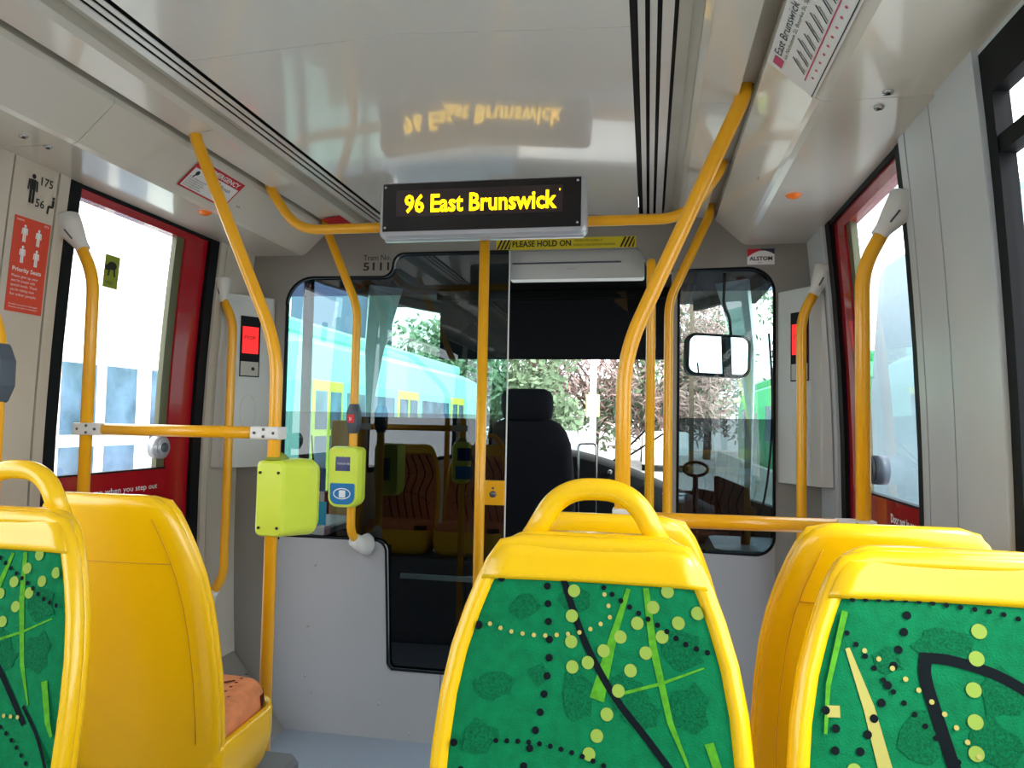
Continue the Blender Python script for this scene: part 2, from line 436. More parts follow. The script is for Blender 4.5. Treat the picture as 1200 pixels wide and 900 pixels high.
# glass panes of the bulkhead
g = MB()
gy0 = lambda u, v: (u, YB+.018, v)
gy1 = lambda u, v: (u, YB+.0185, v)
def pane(mb, poly, y):
    mb.add([(u, y, v) for u, v in poly], [tuple(range(len(poly)))])
pane(g, [(-1.03, .80), (-.50, .80), (-.50, 1.98), (-1.03, 1.98)], YB+.018)
pane(g, [(-.50, .27), (-.012, .27), (-.012, 2.06), (-.50, 2.06)], YB+.018)
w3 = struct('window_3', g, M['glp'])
P('window_frame', M['black'], w3, lambda m: (m.prism([(-1.018, .80), (-1.012, .80), (-1.012, 1.83), (-1.018, 1.83)], lambda u, v: (u+.008, YB-.002, v), lambda u, v: (u+.008, YB+.02, v)),
    m.tube([(x+.004, YB, z) for x, z in arc(-.892, 1.826, .12, 180, 90)]+[(-.57, YB, 1.943)]+[(x, YB, z-.003) for x, z in arc(-.57, 1.996, .05, -90, 0)+arc(-.47, 1.996, .05, 180, 90)]+[(-.015, YB, 2.043)], .005, 6),
    m.tube([(-1.0, YB, .818), (-.57, YB, .818)]+[(x+.003, YB, z+.002) for x, z in arc(-.57, .765, .05, 90, 0)]+[(-.497, YB, .31), (-.48, YB, .287), (-.02, YB, .287)], .005, 6)))
P('glass_edge', M['bracket'], w3, lambda m: m.box((-.0145, YB+.012, .285), (-.0105, YB+.024, 2.046)))
g = MB(); pane(g, [(.67, .81), (1.07, .81), (1.07, 1.98), (.67, 1.98)], YB+.018)
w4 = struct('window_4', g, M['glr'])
P('window_frame', M['black'], w4, lambda m: m.tube([(.683, YB, 1.950)]+[(x-.003, YB, z-.003) for x, z in arc(.95, 1.855, .1, 90, 0)]+[(x-.003, YB, z+.003) for x, z in arc(.98, .90, .07, 0, -90)]+[(.683, YB, .834)], .006, 6, closed=True))
# door sill slit and dark inner step of the cab door seen through the glass
struct('trim_11', MB().box((-.52, YB+.2, .62), (0, YB+.24, .64)), M['alu'])

# ---- side doors
def make_door(s, n):
    y0, y1 = 1.948, 2.757; zg = 2.008 if s < 0 else 1.99; zk = 2.036 if s < 0 else 2.03
    b = MB(); b.use(M['black'])
    wall_piece(b, s, y0, 2.0, 0.0, 2.05, t=.05, off=-.004); wall_piece(b, s, 2.70, y1, 0.0, 2.05, t=.05, off=-.004)
    wall_piece(b, s, 2.0, 2.70, zk, 2.05, t=.05, off=-.006)
    d = b.build('door_%d' % n); d['kind'] = 'structure'
    r = MB()
    wall_piece(r, s, 2.55, 2.63, .03, zg, t=.035, off=-.012)
    wall_piece(r, s, 2.63, 2.70, .03, zk, t=.05, off=-.02)
    wall_piece(r, s, 2.0, 2.63, zg, zk, t=.035, off=-.014)
    wall_piece(r, s, 2.0, 2.55, 1.005, 1.128, t=.035, off=-.012)
    wall_piece(r, s, 2.0, 2.55, .03, .14, t=.035, off=-.012)
    wall_piece(r, s, 2.0, 2.02, .14, 1.005, t=.035, off=-.012)
    r.build('door_frame', M['red'], d)
    t = MB(); wall_piece(t, s, 2.505, 2.55, 1.128, zg, t=.02, off=-.02)
    wall_piece(t, s, 2.505, 2.55, .14, 1.005, t=.02, off=-.02)
    t.build('glass_border', M['olive'], d)
    t = MB(); wall_piece(t, s, 2.0, 2.55, 1.128, 1.134, t=.02, off=-.013); wall_piece(t, s, 2.0, 2.006, 1.13, zg, t=.02, off=-.013); wall_piece(t, s, 2.0, 2.55, .999, 1.005, t=.02, off=-.013)
    t.build('seal', M['black'], d)
    g = MB()
    for a, c in ((.14, 1.005), (1.128, zg)):
        zs = [a+(c-a)*k/8 for k in range(9)]
        g.add([(s*(wx(z)+.03), 2.0, z) for z in zs]+[(s*(wx(z)+.03), 2.52, z) for z in zs], [(k, k+1, 10+k, 9+k) for k in range(8)])
    g.smooth = True
    g.build('glass', M['glc'] if s < 0 else M['gld'], d)
    yb = 2.49 if s < 0 else 2.31
    k = MB(); c = wx(1.21)
    k.cyl((s*(c+.02), yb, 1.21), (s*(c-.015), yb, 1.21), .042, 24); k.cyl((s*(c-.015), yb, 1.21), (s*(c-.021), yb, 1.21), .034, 24)
    kb = k.build('door_button', M['silver'] if s < 0 else M['greyu'], d)
    k = MB(); k.cyl((s*(c-.02), yb, 1.21), (s*(c-.026), yb, 1.21), .018, 20); k.build('button_cap', M['greyu'], kb)
    x = MB(); f = fwall(s)
    ff = lambda u, v, w: f(u, v, w-.012)
    if s < 0: text(x, 'mind the gap when you step out', .028, ff, 2.04, 1.058, w=.0015, fit=.465)
    else: text(x, 'Door not in use', .034, ff, -2.245, 1.07, w=.0015, fit=.2, bold=.001)
    x.build('door_lettering', M['white'], d)
    return d
make_door(-1, 1); make_door(1, 2)
# ---- side windows of the saloon (front edge of the right one is in view)
def side_window(n, s, y0, y1):
    zt, zb = 2.035, .98
    b = MB(); b.use(M['black'])
    for a, c, z0, z1 in ((y1-.035, y1, zb, zt), (y0, y0+.035, zb, zt), (y0, y1, zb, zb+.03), (y0, y1, zt-.085, zt), (y0, y1, 1.835, 1.868)):
        wall_piece(b, s, a, c, z0, z1, t=.03, off=.001 if z0 != 1.835 else -.002)
    d = b.build('window_%d' % n); d['kind'] = 'structure'
    g = MB(); zs = [zb+(zt-zb)*k/8 for k in range(9)]
    g.add([(s*(wx(z)+.015), y0, z) for z in zs]+[(s*(wx(z)+.015), y1, z) for z in zs], [(k, k+1, 10+k, 9+k) for k in range(8)])
    g.build('glass', M['glc'], d)
side_window(1, 1, -.75, 1.50); side_window(2, -1, -.75, 1.50)
side_window(5, 1, -2.4, -.95); side_window(6, -1, -2.4, -.95)

# ================================================================== CAB
b = MB()
# cab shell: side walls below the windows, roof, nose
for s in (-1, 1):
    prof = [(1.24, 3.05), (1.2, 3.9), (1.05, 4.6), (.85, 5.0)]
    for (xa, ya), (xb, yb) in zip(prof, prof[1:]):
        for z0, z1 in ((0, .92), (2.08, 2.3)):
            b.add([(s*xa, ya, z0), (s*xb, yb, z0), (s*xb, yb, z1), (s*xa, ya, z1), (s*(xa+.04), ya, z0), (s*(xb+.04), yb, z0), (s*(xb+.04), yb, z1), (s*(xa+.04), ya, z1)],
                  [(0, 1, 2, 3), (4, 5, 6, 7), (0, 1, 5, 4), (2, 3, 7, 6), (0, 3, 7, 4), (1, 2, 6, 5)])
b.box((-.9, 5.0, 0), (.9, 5.04, .9)); b.box((-1.26, 3.056, 2.14), (1.26, 5.1, 2.2))
struct('wall_cab', b, M['dark'])
for s, nm in ((-1, 'trim_12'), (1, 'trim_13')):
    b = MB()                       # pale A-pillar widening towards the roof, and slim door post
    b.loft([[(s*1.10, 4.38, .9), (s*1.125, 4.33, .9), (s*1.135, 4.35, .9), (s*1.11, 4.40, .9)],
            [(s*1.11, 4.38, 1.45), (s*1.14, 4.32, 1.45), (s*1.15, 4.34, 1.45), (s*1.12, 4.40, 1.45)],
            [(s*1.06, 4.39, 1.75), (s*1.14, 4.29, 1.75), (s*1.155, 4.31, 1.75), (s*1.08, 4.43, 1.75)],
            [(s*.93, 4.36, 2.15), (s*1.09, 4.22, 2.15), (s*1.11, 4.24, 2.15), (s*.96, 4.40, 2.15)]])
    struct(nm, b, M['cabgrey'])
    struct('trim_14' if s < 0 else 'trim_15', MB().box((s*1.185, 3.62, .9), (s*1.225, 3.66, 2.1)), M['black'])
g = MB()
for s in (-1, 1):
    g.add([(s*1.24, 3.06, .92), (s*1.2, 3.9, .92), (s*1.1, 4.42, .92), (s*.98, 4.36, 2.1), (s*1.12, 3.9, 2.1), (s*1.16, 3.06, 2.1)], [(0, 1, 4, 5), (1, 2, 3, 4)])
struct('window_7', g, M['glcab'])
g = MB(); n = 10; zz = [.88, 1.3, 1.75, 2.12]; yo = [.22, .18, .05, -.18]
for i in range(n):
    pass
vs = [( (-1+2*i/n)*(.98-.04*k), 4.45+.52*math.cos((-1+2*i/n)*1.3)-.13+yo[k]-.12, zz[k]) for k in range(4) for i in range(n+1)]
fs = [(k*(n+1)+i, k*(n+1)+i+1, (k+1)*(n+1)+i+1, (k+1)*(n+1)+i) for k in range(3) for i in range(n)]
g.smooth = True; g.add(vs, fs); struct('window_8', g, M['glc'])

# roller blind over the top of the windscreen
t = thing('roller_blind', (0, 4.5, 1.72), 'black roller blind covering the top half of the windscreen, behind the driver seat', 'blind')
b = MB(); b.box((-.73, 4.50, 1.722), (.73, 4.505, 2.12)); b.build('blind_fabric', M['screenb'], t)
b = MB(); b.cyl((-.73, 4.502, 1.722), (.73, 4.502, 1.722), .008, 10); b.build('bottom_bar', M['screenb'], t)
b = MB(); b.box((-.75, 4.46, 2.08), (.75, 4.53, 2.14), .01); b.build('cassette', M['dark'], t)
# white housing above the doorway
t = thing('overhead_cab_unit', (.27, 3.12, 1.94), 'white overhead unit above the open cab doorway', 'cabinet')
b = MB(); b.prism(rrect(-.02, 1.935, .545, 2.08, [.045, 0, 0, .01]), lambda u, v: (u, 3.09, v), lambda u, v: (u, 3.16, v)); b.build('case', M['housing'], t)
b = MB(); b.box((-.01, 3.085, 2.0), (.45, 3.092, 2.006)); b.build('slot', M['greyu'], t)
b = MB(); b.box((.22, 3.084, 1.975), (.26, 3.092, 1.98)); b.build('logo_badge', M['silver'], t)

# driver seat
t = thing('driver_seat', (-.04, 3.8, 0), 'black cloth driver seat with headrest inside the cab', 'seat')
def padshape(mb, prof, y, th, lean=0):
    """prof: list (z, halfwidth)"""
    N = 28; rings = []
    for z, hw, k in prof:
        r = []
        for j in range(N):
            a = 2*PI*j/N; c, s_ = math.cos(a), math.sin(a)
            x = hw*math.copysign(abs(c)**.45, c); yy = th*k*math.copysign(abs(s_)**.7, s_)
            r.append((x-.04, y+yy+lean*(z-1.0), z))
        rings.append(r)
    mb.smooth = True; mb.loft(rings); mb.smooth = False
padprof = [(.55, .20, .6), (.6, .23, 1), (.9, .245, 1), (1.1, .235, 1), (1.22, .222, 1), (1.28, .20, .95), (1.325, .165, .8), (1.345, .12, .5), (1.35, .06, .2)]
b = MB(); padshape(b, padprof, 3.8, .055, -.12); b.build('backrest', M['fcloth'], t)
b = MB(); padshape(b, [(1.335, .09, .5), (1.35, .125, .9), (1.40, .135, 1), (1.46, .132, 1), (1.485, .118, .85), (1.497, .09, .5)], 3.78, .045, -.12); b.build('headrest', M['fcloth'], t)
b = MB(); b.box((-.27, 3.76, .42), (.19, 4.10, .56), .05); b.build('seat_cushion', M['fcloth'], t)
b = MB(); b.cyl((-.04, 4.0, 0), (-.04, 4.0, .42), .07); b.cyl((-.04, 4.0, 0), (-.04, 4.0, .04), .2, 24); b.build('pedestal', M['dark'], t)

# dashboard with raised binnacle falling to both sides
t = thing('dashboard', (0, 4.35, 0), 'black driver dashboard curving down below the windscreen', 'dashboard')
b = MB(); N = 24
def dz(x): return 1.175-.32*min(1, max(0, abs(x-.0)-.12)/.85)**1.35
rings = []
for i in range(N+1):
    x = -1.0+2.0*i/N; z = dz(x)
    yb_ = 4.74-.25*abs(x)**2
    rings.append([(x, 4.15, .45), (x, 4.12, z-.16), (x, 4.22, z-.035), (x, 4.36, z), (x, 4.5, z-.01), (x, yb_, z-.10), (x, yb_, .3), (x, 4.3, .3)])
b.smooth = True; b.loft(rings); b.smooth = False
b.build('console', M['dark'], t)
for x, z in ((.36, 1.06), (.40, .90), (.44, .895), (.48, .89), (.56, 1.0)):
    b = MB(); b.cyl((x, 4.185, z), (x, 4.135, z-.005), .013, 12); b.build('switch', M['bolt'], t)
b = MB(); b.cyl((.70, 3.95, .93), (.70, 3.95, .97), .055, 24); b.cyl((.70, 3.95, .97), (.70, 3.95, .975), .06, 24); b.build('cup_holder', M['silver'], t)
b = MB(); b.cyl((.70, 3.95, .60), (.70, 3.95, .93), .06, 24); b.box((.45, 3.9, .5), (1.0, 4.16, .70), .03); b.build('side_console', M['dark'], t)
# chrome grab frame beside the driver seat
tag(P('seat_guard_rail', M['steel'], None, lambda m: m.tube(fillet([(.245, 3.7, .3), (.225, 3.7, 1.225), (.315, 3.7, 1.228), (.325, 3.7, .3)], .02), .005, 8)), 'thin chrome upright rail right of the black driver seat', 'rail')
# loop lever
t = thing('loop_lever', (.76, 3.4, 0), 'black lever with an oval loop handle behind the right partition window', 'lever')
b = MB(); b.tube([(.775+(.052*math.cos(a)), 3.4, 1.135+(.03 if True else 0)*math.sin(a)) for a in [2*PI*k/28 for k in range(28)]], .007, 8, closed=True); b.build('loop_handle', M['black'], t)
b = MB(); b.cyl((.775, 3.4, .2), (.775, 3.4, 1.108), .012); b.build('stem', M['black'], t)
b = MB(); b.cyl((.775, 3.4, .0), (.775, 3.4, .2), .05); b.build('base', M['dark'], t)
# console shelf + monitor at right
t = thing('cab_monitor', (.95, 3.5, .8), 'black monitor box on the cab side console, below the mirror', 'monitor')
b = MB(); b.loft([[(.86, 3.45, .86), (.875, 3.42, .86), (1.03, 3.50, .86), (1.02, 3.56, .86)], [(.855, 3.45, 1.105), (.87, 3.42, 1.11), (1.02, 3.5, 1.05), (1.01, 3.56, 1.04)]]); b.build('screen_case', M['dark'], t, bevel=.008)
b = MB(); b.loft([[(.99, 3.49, .86), (1.06, 3.49, .86), (1.07, 3.58, .86), (.99, 3.58, .86)], [(.985, 3.49, 1.0), (1.04, 3.49, .97), (1.04, 3.58, .95), (.99, 3.58, 1.0)]]); b.build('rear_unit', M['dark'], t, bevel=.02)
b = MB(); b.cyl((1.0, 3.5, .8), (1.0, 3.5, .86), .02); b.build('foot', M['dark'], t)
tag(P('cab_side_shelf', M['greyu'], None, lambda m: (m.box((.84, 3.3, .5), (1.2, 3.75, .80), .03))), 'dark grey shelf in the cab corner under the monitor', 'shelf')
tag(P('hanging_cable', M['black'], None, lambda m: m.tube(smooth([(1.10, 3.5, 1.75), (1.115, 3.5, 1.5), (1.11, 3.5, 1.25), (1.08, 3.5, 1.0), (1.03, 3.53, .86), (1.02, 3.54, .80)]), .005, 8)), 'thin black cable hanging beside the cab monitor', 'cable')
# cab rear view mirror
t = thing('rear_view_mirror', (.92, 4.0, 1.7), 'black-framed rounded rear view mirror seen through the right partition window', 'mirror')
mo = fplane((.92, 4.0, 1.695), (.96, .24, -.03), (0.03, 0.06, 1))
b = MB(); ol = rrect(-.172, -.112, .172, .112, .05)
b.loft([[mo(u*.9, v*.85, -.05) for u, v in ol], [mo(u, v, -.03) for u, v in ol], [mo(u, v, .012) for u, v in ol], [mo(u*.94, v*.92, .016) for u, v in ol], [mo(u*.92, v*.88, .008) for u, v in ol]]); b.build('mirror_case', M['black'], t)
b = MB(); il = rrect(-.155, -.097, .155, .097, .04); b.add([mo(u, v, .017) for u, v in il], [tuple(range(len(il)))]); b.build('mirror_glass', M['mirror'], t)
b = MB(); b.tube(fillet([(.99, 4.03, 1.80), (.985, 4.05, 1.9), (.955, 4.06, 1.97), (.96, 4.06, 2.14)], .03), .008, 10); b.build('mirror_arm', M['black'], t)
# wipers
t = thing('windscreen_wiper', (.5, 4.78, 1.0), 'pair of thin black wiper arms outside the windscreen', 'wiper')
for dx in (0, .07):
    b = MB(); b.cyl((.32+dx*.4, 4.86, 1.06), (.62+dx, 4.80, 1.36-dx), .006, 8); b.build('wiper_arm', M['black'], t)
# things behind the left pane
t = thing('cab_cabinet', (-.5, 3.33, 0), 'tall dark equipment cabinet behind the left partition glass', 'cabinet')
b = MB(); b.box((-.80, 3.25, 0), (-.20, 3.42, 1.34), .02); b.build('body', M['dark'], t)
b = MB(); b.box((-.77, 3.24, .1), (-.23, 3.252, 1.28), .004); b.build('door', M['dark'], t)
t = thing('cab_desk', (-.95, 3.4, 0), 'pale desk shelf in the cab behind the lower left pane', 'desk')
b = MB(); b.box((-1.2, 3.12, .80), (-.86, 3.6, .84), .01); b.build('desk_top', M['lowp'], t)
b = MB(); b.box((-1.18, 3.2, 0), (-.88, 3.55, .80), .01); b.build('desk_body', M['dark'], t)
tag(P('tan_panel', M['tan'], None, lambda m: m.box((-1.05, 3.62, .0), (-.90, 3.64, 1.32), .006)), 'tan panel standing behind the desk in the cab', 'panel')
t = thing('radio_handset', (-.93, 3.2, .84), 'black radio handset with a cord, standing on the cab desk', 'radio')
b = MB(); b.box((-.95, 3.17, .84), (-.90, 3.24, .93), .012); b.build('base_unit', M['dark'], t)
b = MB(); b.cyl((-.925, 3.2, .92), (-.955, 3.2, 1.25), .004, 8); b.build('antenna', M['black'], t)
b = MB(); b.tube(smooth([(-.95, 3.16, .90), (-.99, 3.14, .91), (-1.0, 3.14, .86), (-.96, 3.14, .845), (-.92, 3.15, .85)]), .005, 8); b.build('cord', M['black'], t)

# ================================================================== POLES
R = .0175
def pole(name, label, cat, pts, r=R, fil=.12, group=None, mounts=(), brackets=(), cat2=None):
    base = Vector(pts[-1])
    t = thing(name, base, label, cat, group)
    b = MB(); b.tube(fillet(pts, fil, 10), r, 18); b.build('tube', M['yel'], t)
    return t
def cone_mount(t, a, b_, r0=.022, r1=.05):
    """white plastic socket from pole end a to wall point b_"""
    a = Vector(a); b_ = Vector(b_)
    m = MB(); d = b_-a
    m.tube([a-d.normalized()*.02, a, a+d*.45, a+d*.95, b_], [r0*.94, r0, (r0+r1)*.5, r1, r1*.9], 20)
    m.build('wall_socket', M['bracket'], t)
    m = MB(); o = Vector((0, -1, 0))
    m.cyl(a+d*.15+o*(r0+.004), a+d*.5+o*((r0+r1)*.52), .0025, 6)
    m.build('slot', M['greyu'], t)
def fl(x): return x
# pole A and its mirror
tA = pole('ceiling_pole', 'yellow pole left of the aisle, bent at head height, carrying the lime box', 'pole', [(-.768, 1.95, 2.20), (-.755, 1.95, 2.145), (-.473, 1.95, 1.525), (-.473, 1.95, 0)], fil=[.01, .10])
tB = pole('ceiling_pole', 'thick yellow pole slanting to the ceiling right of the doorway, in front of its neighbours', 'pole', [(.805, 1.9, 2.20), (.79, 1.9, 2.145), (.505, 1.9, 1.505), (.505, 1.9, 0)], fil=[.01, .10], r=.0195)
# top cross bar
tC = thing('overhead_grab_bar', (0, 2.45, 2.0), 'yellow overhead bar running across the tram behind the route display', 'grab bar')
b = MB(); b.tube(fillet([(-.80, 2.45, 2.2), (-.785, 2.45, 2.15), (-.68, 2.45, 2.002), (.68, 2.45, 2.002), (.785, 2.45, 2.15), (.80, 2.45, 2.2)], [.02, .10, .10, .02], 10), R, 18); b.build('tube', M['yel'], tC)
pole('stanchion', 'straight yellow pole in front of the glass, under the route display', 'pole', [(.012, 2.45, 2.0), (.012, 2.45, 0)], fil=.01)
tD = pole('grab_pole', 'yellow pole before the left partition window carrying the card reader', 'pole', [(-.80, 2.93, 2.20), (-.79, 2.93, 2.135), (-.62, 2.88, 1.79), (-.62, 2.88, .855), (-.60, 2.985, .80)], fil=[.01, .06, .05])
b = MB(); b.tube([(-.615, 2.90, .835), (-.603, 2.96, .805), (-.60, 3.0, .80), (-.60, 3.018, .80)], [.021, .026, .034, .034], 18, sy=1.35); b.build('panel_socket', M['bracket'], tD)
tE = pole('grab_pole', 'yellow bent pole by the left edge of the right partition window', 'pole', [(.80, 2.93, 2.20), (.79, 2.93, 2.135), (.64, 2.88, 1.80), (.64, 2.88, .855), (.64, 2.985, .80)], fil=[.01, .06, .05])
b = MB(); b.tube([(.64, 2.90, .835), (.64, 2.96, .805), (.64, 3.0, .80), (.64, 3.018, .80)], [.021, .026, .032, .032], 18, sy=1.35); b.build('panel_socket', M['bracket'], tE)
tF = pole('grab_pole', 'short straight yellow pole with a rounded top, right side of the open doorway', 'pole', [(.573, 3.018, 1.93), (.573, 2.85, 1.955), (.573, 2.85, 0)], fil=.04)
# wall grab rails
def wallrail(s, y, label, zt, x, zlow, bottom):
    wxx = s*wx(zt)
    low = [(s*x, y, zlow)] if not bottom else [(s*x, y, bottom+.08), (s*(x+.05), y, bottom)]
    pts = [(s*(x+.045), y, zt-.05), (s*(x+.005), y, zt-.115), (s*x, y, zt-.18)]+low
    t = thing('wall_grab_rail', (s*x, y, zlow), label, 'grab rail')
    b = MB(); b.tube(fillet([(s*(x+.055), y, zt-.035), (s*x, y, zt-.14)]+low, .06, 8), R, 18); b.build('tube', M['yel'], t)
    cone_mount(t, (s*(x+.05), y, zt-.042), (s*(wx(zt)+.004), y, zt+.035), .021, .044)
    if bottom: cone_mount(t, (s*(x+.045), y, bottom+.006), (s*(wx(.5)+.0), y, bottom-.05), .021, .04)
    return t
wallrail(-1, 1.955, 'yellow grab rail on the left wall before the near edge of the left red door', 1.885, 1.083, .5, None)
wallrail(1, 1.955, 'yellow grab rail on the right wall before the near edge of the right red door', 1.865, 1.087, .5, None)
wallrail(-1, 2.80, 'yellow grab rail beyond the left red door, before the grey housing', 1.865, 1.13, .5, .60)
wallrail(1, 2.80, 'yellow grab rail beyond the right red door, before the grey housing', 1.865, 1.105, .5, .60)
# cross rails with white clamps
def clamp(t, x, y, z, s):
    b = MB()
    b.loft([[(x-s*.024, y-.024, z-.018*1), (x+s*.065, y-.022, z-.018), (x+s*.065, y+.022, z-.018), (x-s*.024, y+.024, z-.018)],
            [(x-s*.024, y-.026, z-.012), (x+s*.065, y-.023, z-.012), (x+s*.065, y+.023, z-.012), (x-s*.024, y+.026, z-.012)],
            [(x-s*.024, y-.026, z+.012), (x+s*.065, y-.023, z+.012), (x+s*.065, y+.023, z+.012), (x-s*.024, y+.026, z+.012)],
            [(x-s*.024, y-.024, z+.018), (x+s*.065, y-.022, z+.018), (x+s*.065, y+.022, z+.018), (x-s*.024, y+.024, z+.018)]])
    c = b.build('clamp', M['bracket'], t, bevel=.003)
    for dx, dz_ in ((-.008, 0), (.022, .010), (.022, -.010), (.050, 0)):
        b = MB(); b.cyl((x+s*dx, y-.0265, z+dz_), (x+s*dx, y-.0215, z+dz_), .0042, 10); b.build('bolt', M['bolt'], c)
t = thing('cross_rail', (-.78, 1.952, 1.285), 'horizontal yellow rail between two poles across the left door', 'grab rail')
b = MB(); b.cyl((-1.083, 1.952, 1.285), (-.473, 1.952, 1.285), R, 18); b.build('tube', M['yel'], t)
clamp(t, -1.083, 1.952, 1.285, 1); clamp(t, -.473, 1.952, 1.285, -1)
t = thing('cross_rail', (.78, 1.92, 1.09), 'horizontal yellow rail low in front of the right partition window', 'grab rail')
b = MB(); b.cyl((.505, 1.9, 1.092), (1.087, 1.952, 1.088), R+.001, 18); b.build('tube', M['yel'], t)
clamp(t, .505, 1.9, 1.10, 1); clamp(t, 1.087, 1.952, 1.088, -1)
# near-left pole with stop button
tN = pole('seat_pole', 'yellow pole at the far left edge beside the front row seats, carrying a stop button', 'pole', [(-1.17, 1.30, 1.82), (-1.0, 1.30, 1.76), (-.745, 1.30, 1.52), (-.745, 1.30, .5)], fil=[.05, .08])
def stop_button(loc, label, rz=0):
    t = thing('stop_button', loc, label, 'stop button', 'stop buttons on the poles', rz)
    b = MB(); N = 20; rings = []
    for z, k in ((-.060, .62), (-.056, .70), (-.026, 1), (.026, 1), (.056, .70), (.060, .62)):
        rings.append([(.027*k*math.copysign(abs(math.cos(2*PI*j/N))**.6, math.cos(2*PI*j/N)), .031*k*math.copysign(abs(math.sin(2*PI*j/N))**.6, math.sin(2*PI*j/N)), z) for j in range(N)])
    b.loft(rings)
    b.v = [v+Vector(loc) for v in b.v]; b.build('housing', M['greyu'], t)
    b = MB(); b.box((-.014, -.037, -.017), (.014, -.028, .017), .003); b.v = [v+Vector(loc) for v in b.v]; bt = b.build('red_button', M['redb'], t)
    b = MB(); text(b, '))', .016, fplane(Vector(loc)+Vector((-.006, -.0372, -.005)), (1, 0, 0), (0, 0, 1)), w=.0004); b.build('symbol', M['white'], bt)
    return t
stop_button((-.62, 2.88, 1.33), 'grey stop button with red square on the pole above the card reader')
stop_button((-.745, 1.30, 1.41), 'grey stop button with red square at the far left edge')

# ================================================================== VALIDATORS
t = thing('validator', (-.62, 2.86, 1.05), 'lime card reader with blue screen and blue touch pad, facing the camera', 'card reader')
def vmap(c): return lambda x, y, z: (c[0]+x, c[1]+y, c[2]+z)
def validator(t, c, sgn):
    # front faces -y*sgn
    def q(x, y, z): return Vector((c[0]+sgn*x, c[1]+sgn*y, c[2]+z))
    b = MB(); prof = []
    for y, kx, kz in ((.045, .80, .92), (.03, .92, .97), (-.02, 1, 1), (-.045, .93, .97), (-.052, .87, .945)):
        ol = rrect(-.066*kx, -.125*kz, .066*kx, .115*kz, [.02*kx, .02*kx, .04*kx, .04*kx], 5)
        prof.append([q(u, y, v) for u, v in ol])
    b.loft(prof); b.build('case', M['lime'], t)
    f = lambda u, v, w: q(u, -.052-w, v)
    b = MB()
    ol = rrect(-.046, .005, .046, .085, .008, 4); b.prism(ol, lambda u, v: f(u, v, 0), lambda u, v: f(u, v, .0015)); b.build('bezel', M['lime'], t)
    b = MB(); rect(b, f, -.030, .02, .030, .075, .0025); sc = b.build('screen', M['lcd'], t)
    b = MB(); text(b, 'TOUCH ON', .010, f, -.024, .045, w=.003); b.build('screen_text', M['white'], sc)
    ol = rrect(-.05, -.11, .05, -.028, [.006, .006, .03, .03], 5)
    b = MB(); b.prism(ol, lambda u, v: f(u, v, 0), lambda u, v: f(u, v, .003)); pd = b.build('touch_pad', M['blue'], t)
    b = MB()
    b.prism(rrect(-.012, -.083, .014, -.055, .004), lambda u, v: f(u, v, .003), lambda u, v: f(u, v, .005))
    ribbon(b, f, [(.034*math.cos(a), -.068+.020*math.sin(a)) for a in [2*PI*k/30 for k in range(31)]], .004, .0045)
    b.build('card_symbol', M['white'], pd)
    for k in range(4):
        b = MB(); disc(b, f, -.036+k*.014, .098, .0028, .0012, 8); b.build('status_light', M['hazard'], t)
    b = MB(); b.box(q(-.02, .03, -.05), q(.02, .064, .05), .004); b.build('pole_bracket', M['greyu'], t)
validator(t, (-.605, 2.80, 1.105), 1)
t = thing('validator', (-.45, 2.0, 1.05), 'lime card reader box seen from behind on the pole left of the aisle', 'card reader')
def q(x, y, z): return Vector((-.443+x, 2.0+y, 1.100+z))
b = MB(); rings = []
for y, x0, x1, z0, z1, r in ((-.075, -.062, .010, -.098, .10, .014), (-.066, -.070, .016, -.103, .108, .018), (.03, -.068, .040, -.112, .112, .03), (.075, -.058, .046, -.116, .108, .03), (.10, -.045, .042, -.105, .10, .03)):
    rings.append([q(u, y, v) for u, v in rrect(x0, z0, x1, z1, r, 5)])
b.loft(rings); b.build('case', M['lime'], t)
for u, v in ((-.055, .075), (-.0, .075), (-.055, -.078), (-.0, -.078)):
    b = MB(); b.cyl(q(u, -.078, v), q(u, -.072, v), .004, 10); b.build('screw', M['ink'], t)
b = MB(); b.cyl(q(-.03, 0, .10), q(-.03, -.05, .1155), .024, 18); b.cyl(q(-.03, -.05, .108), q(-.03, -.05, .118), .023, 18); b.build('collar', M['limeD'], t)
f = lambda u, v, w: q(-u, .10+w, v)
b = MB(); rect(b, f, -.06, .01, .02, .08, .002); b.build('screen', M['lcd'], t)
b = MB(); rect(b, f, -.065, -.09, .03, -.02, .002); b.build('touch_pad', M['blue'], t)

# push plate on the stanchion
t = thing('door_switch_plate', (.11, 2.97, 1.0), 'small yellow plate with a key switch beside the straight pole', 'switch plate')
b = MB(); b.box((-.118, YB-.006, .985), (-.013, YB+.014, 1.085), .003); b.build('plate', M['yel'], t)
b = MB(); b.cyl((-.06, YB-.012, 1.03), (-.06, YB-.004, 1.03), .014, 18); b.cyl((-.06, YB-.01, 1.055), (-.06, YB-.004, 1.055), .005, 10); b.build('key_switch', M['bolt'], t)

# ================================================================== ROUTE DISPLAY
t = thing('route_display', (.015, 2.38, 1.94), 'black LED route display in a silver case reading 96 East Brunswick', 'display')
x0, x1, z0, z1, yf = -.337, .366, 1.940, 2.132, 2.36
b = MB()
rings = []
for y, e in ((yf+.068, -.012), (yf+.055, 0), (yf+.012, 0), (yf, -.008)):
    ol = rrect(x0-e if e > 0 else x0-e, z0-e, x1+e, z1+e, .022, 5)
    rings.append([(u, y, v) for u, v in ol])
b.loft(rings); b.build('case', M['silver'], t)
b = MB(); b.prism([(yf, z0+.03), (yf+.035, z0-.004), (yf+.05, z0-.004), (yf+.05, z0+.03)], lambda u, v: (x0+.012, u, v), lambda u, v: (x1-.012, u, v)); b.build('lower_bevel', M['silver'], t)
b = MB(); b.box((x0+.014, yf-.004, z0+.022), (x1-.018, yf+.004, z1-.008), .002); fp = b.build('face_panel', M['disp'], t)
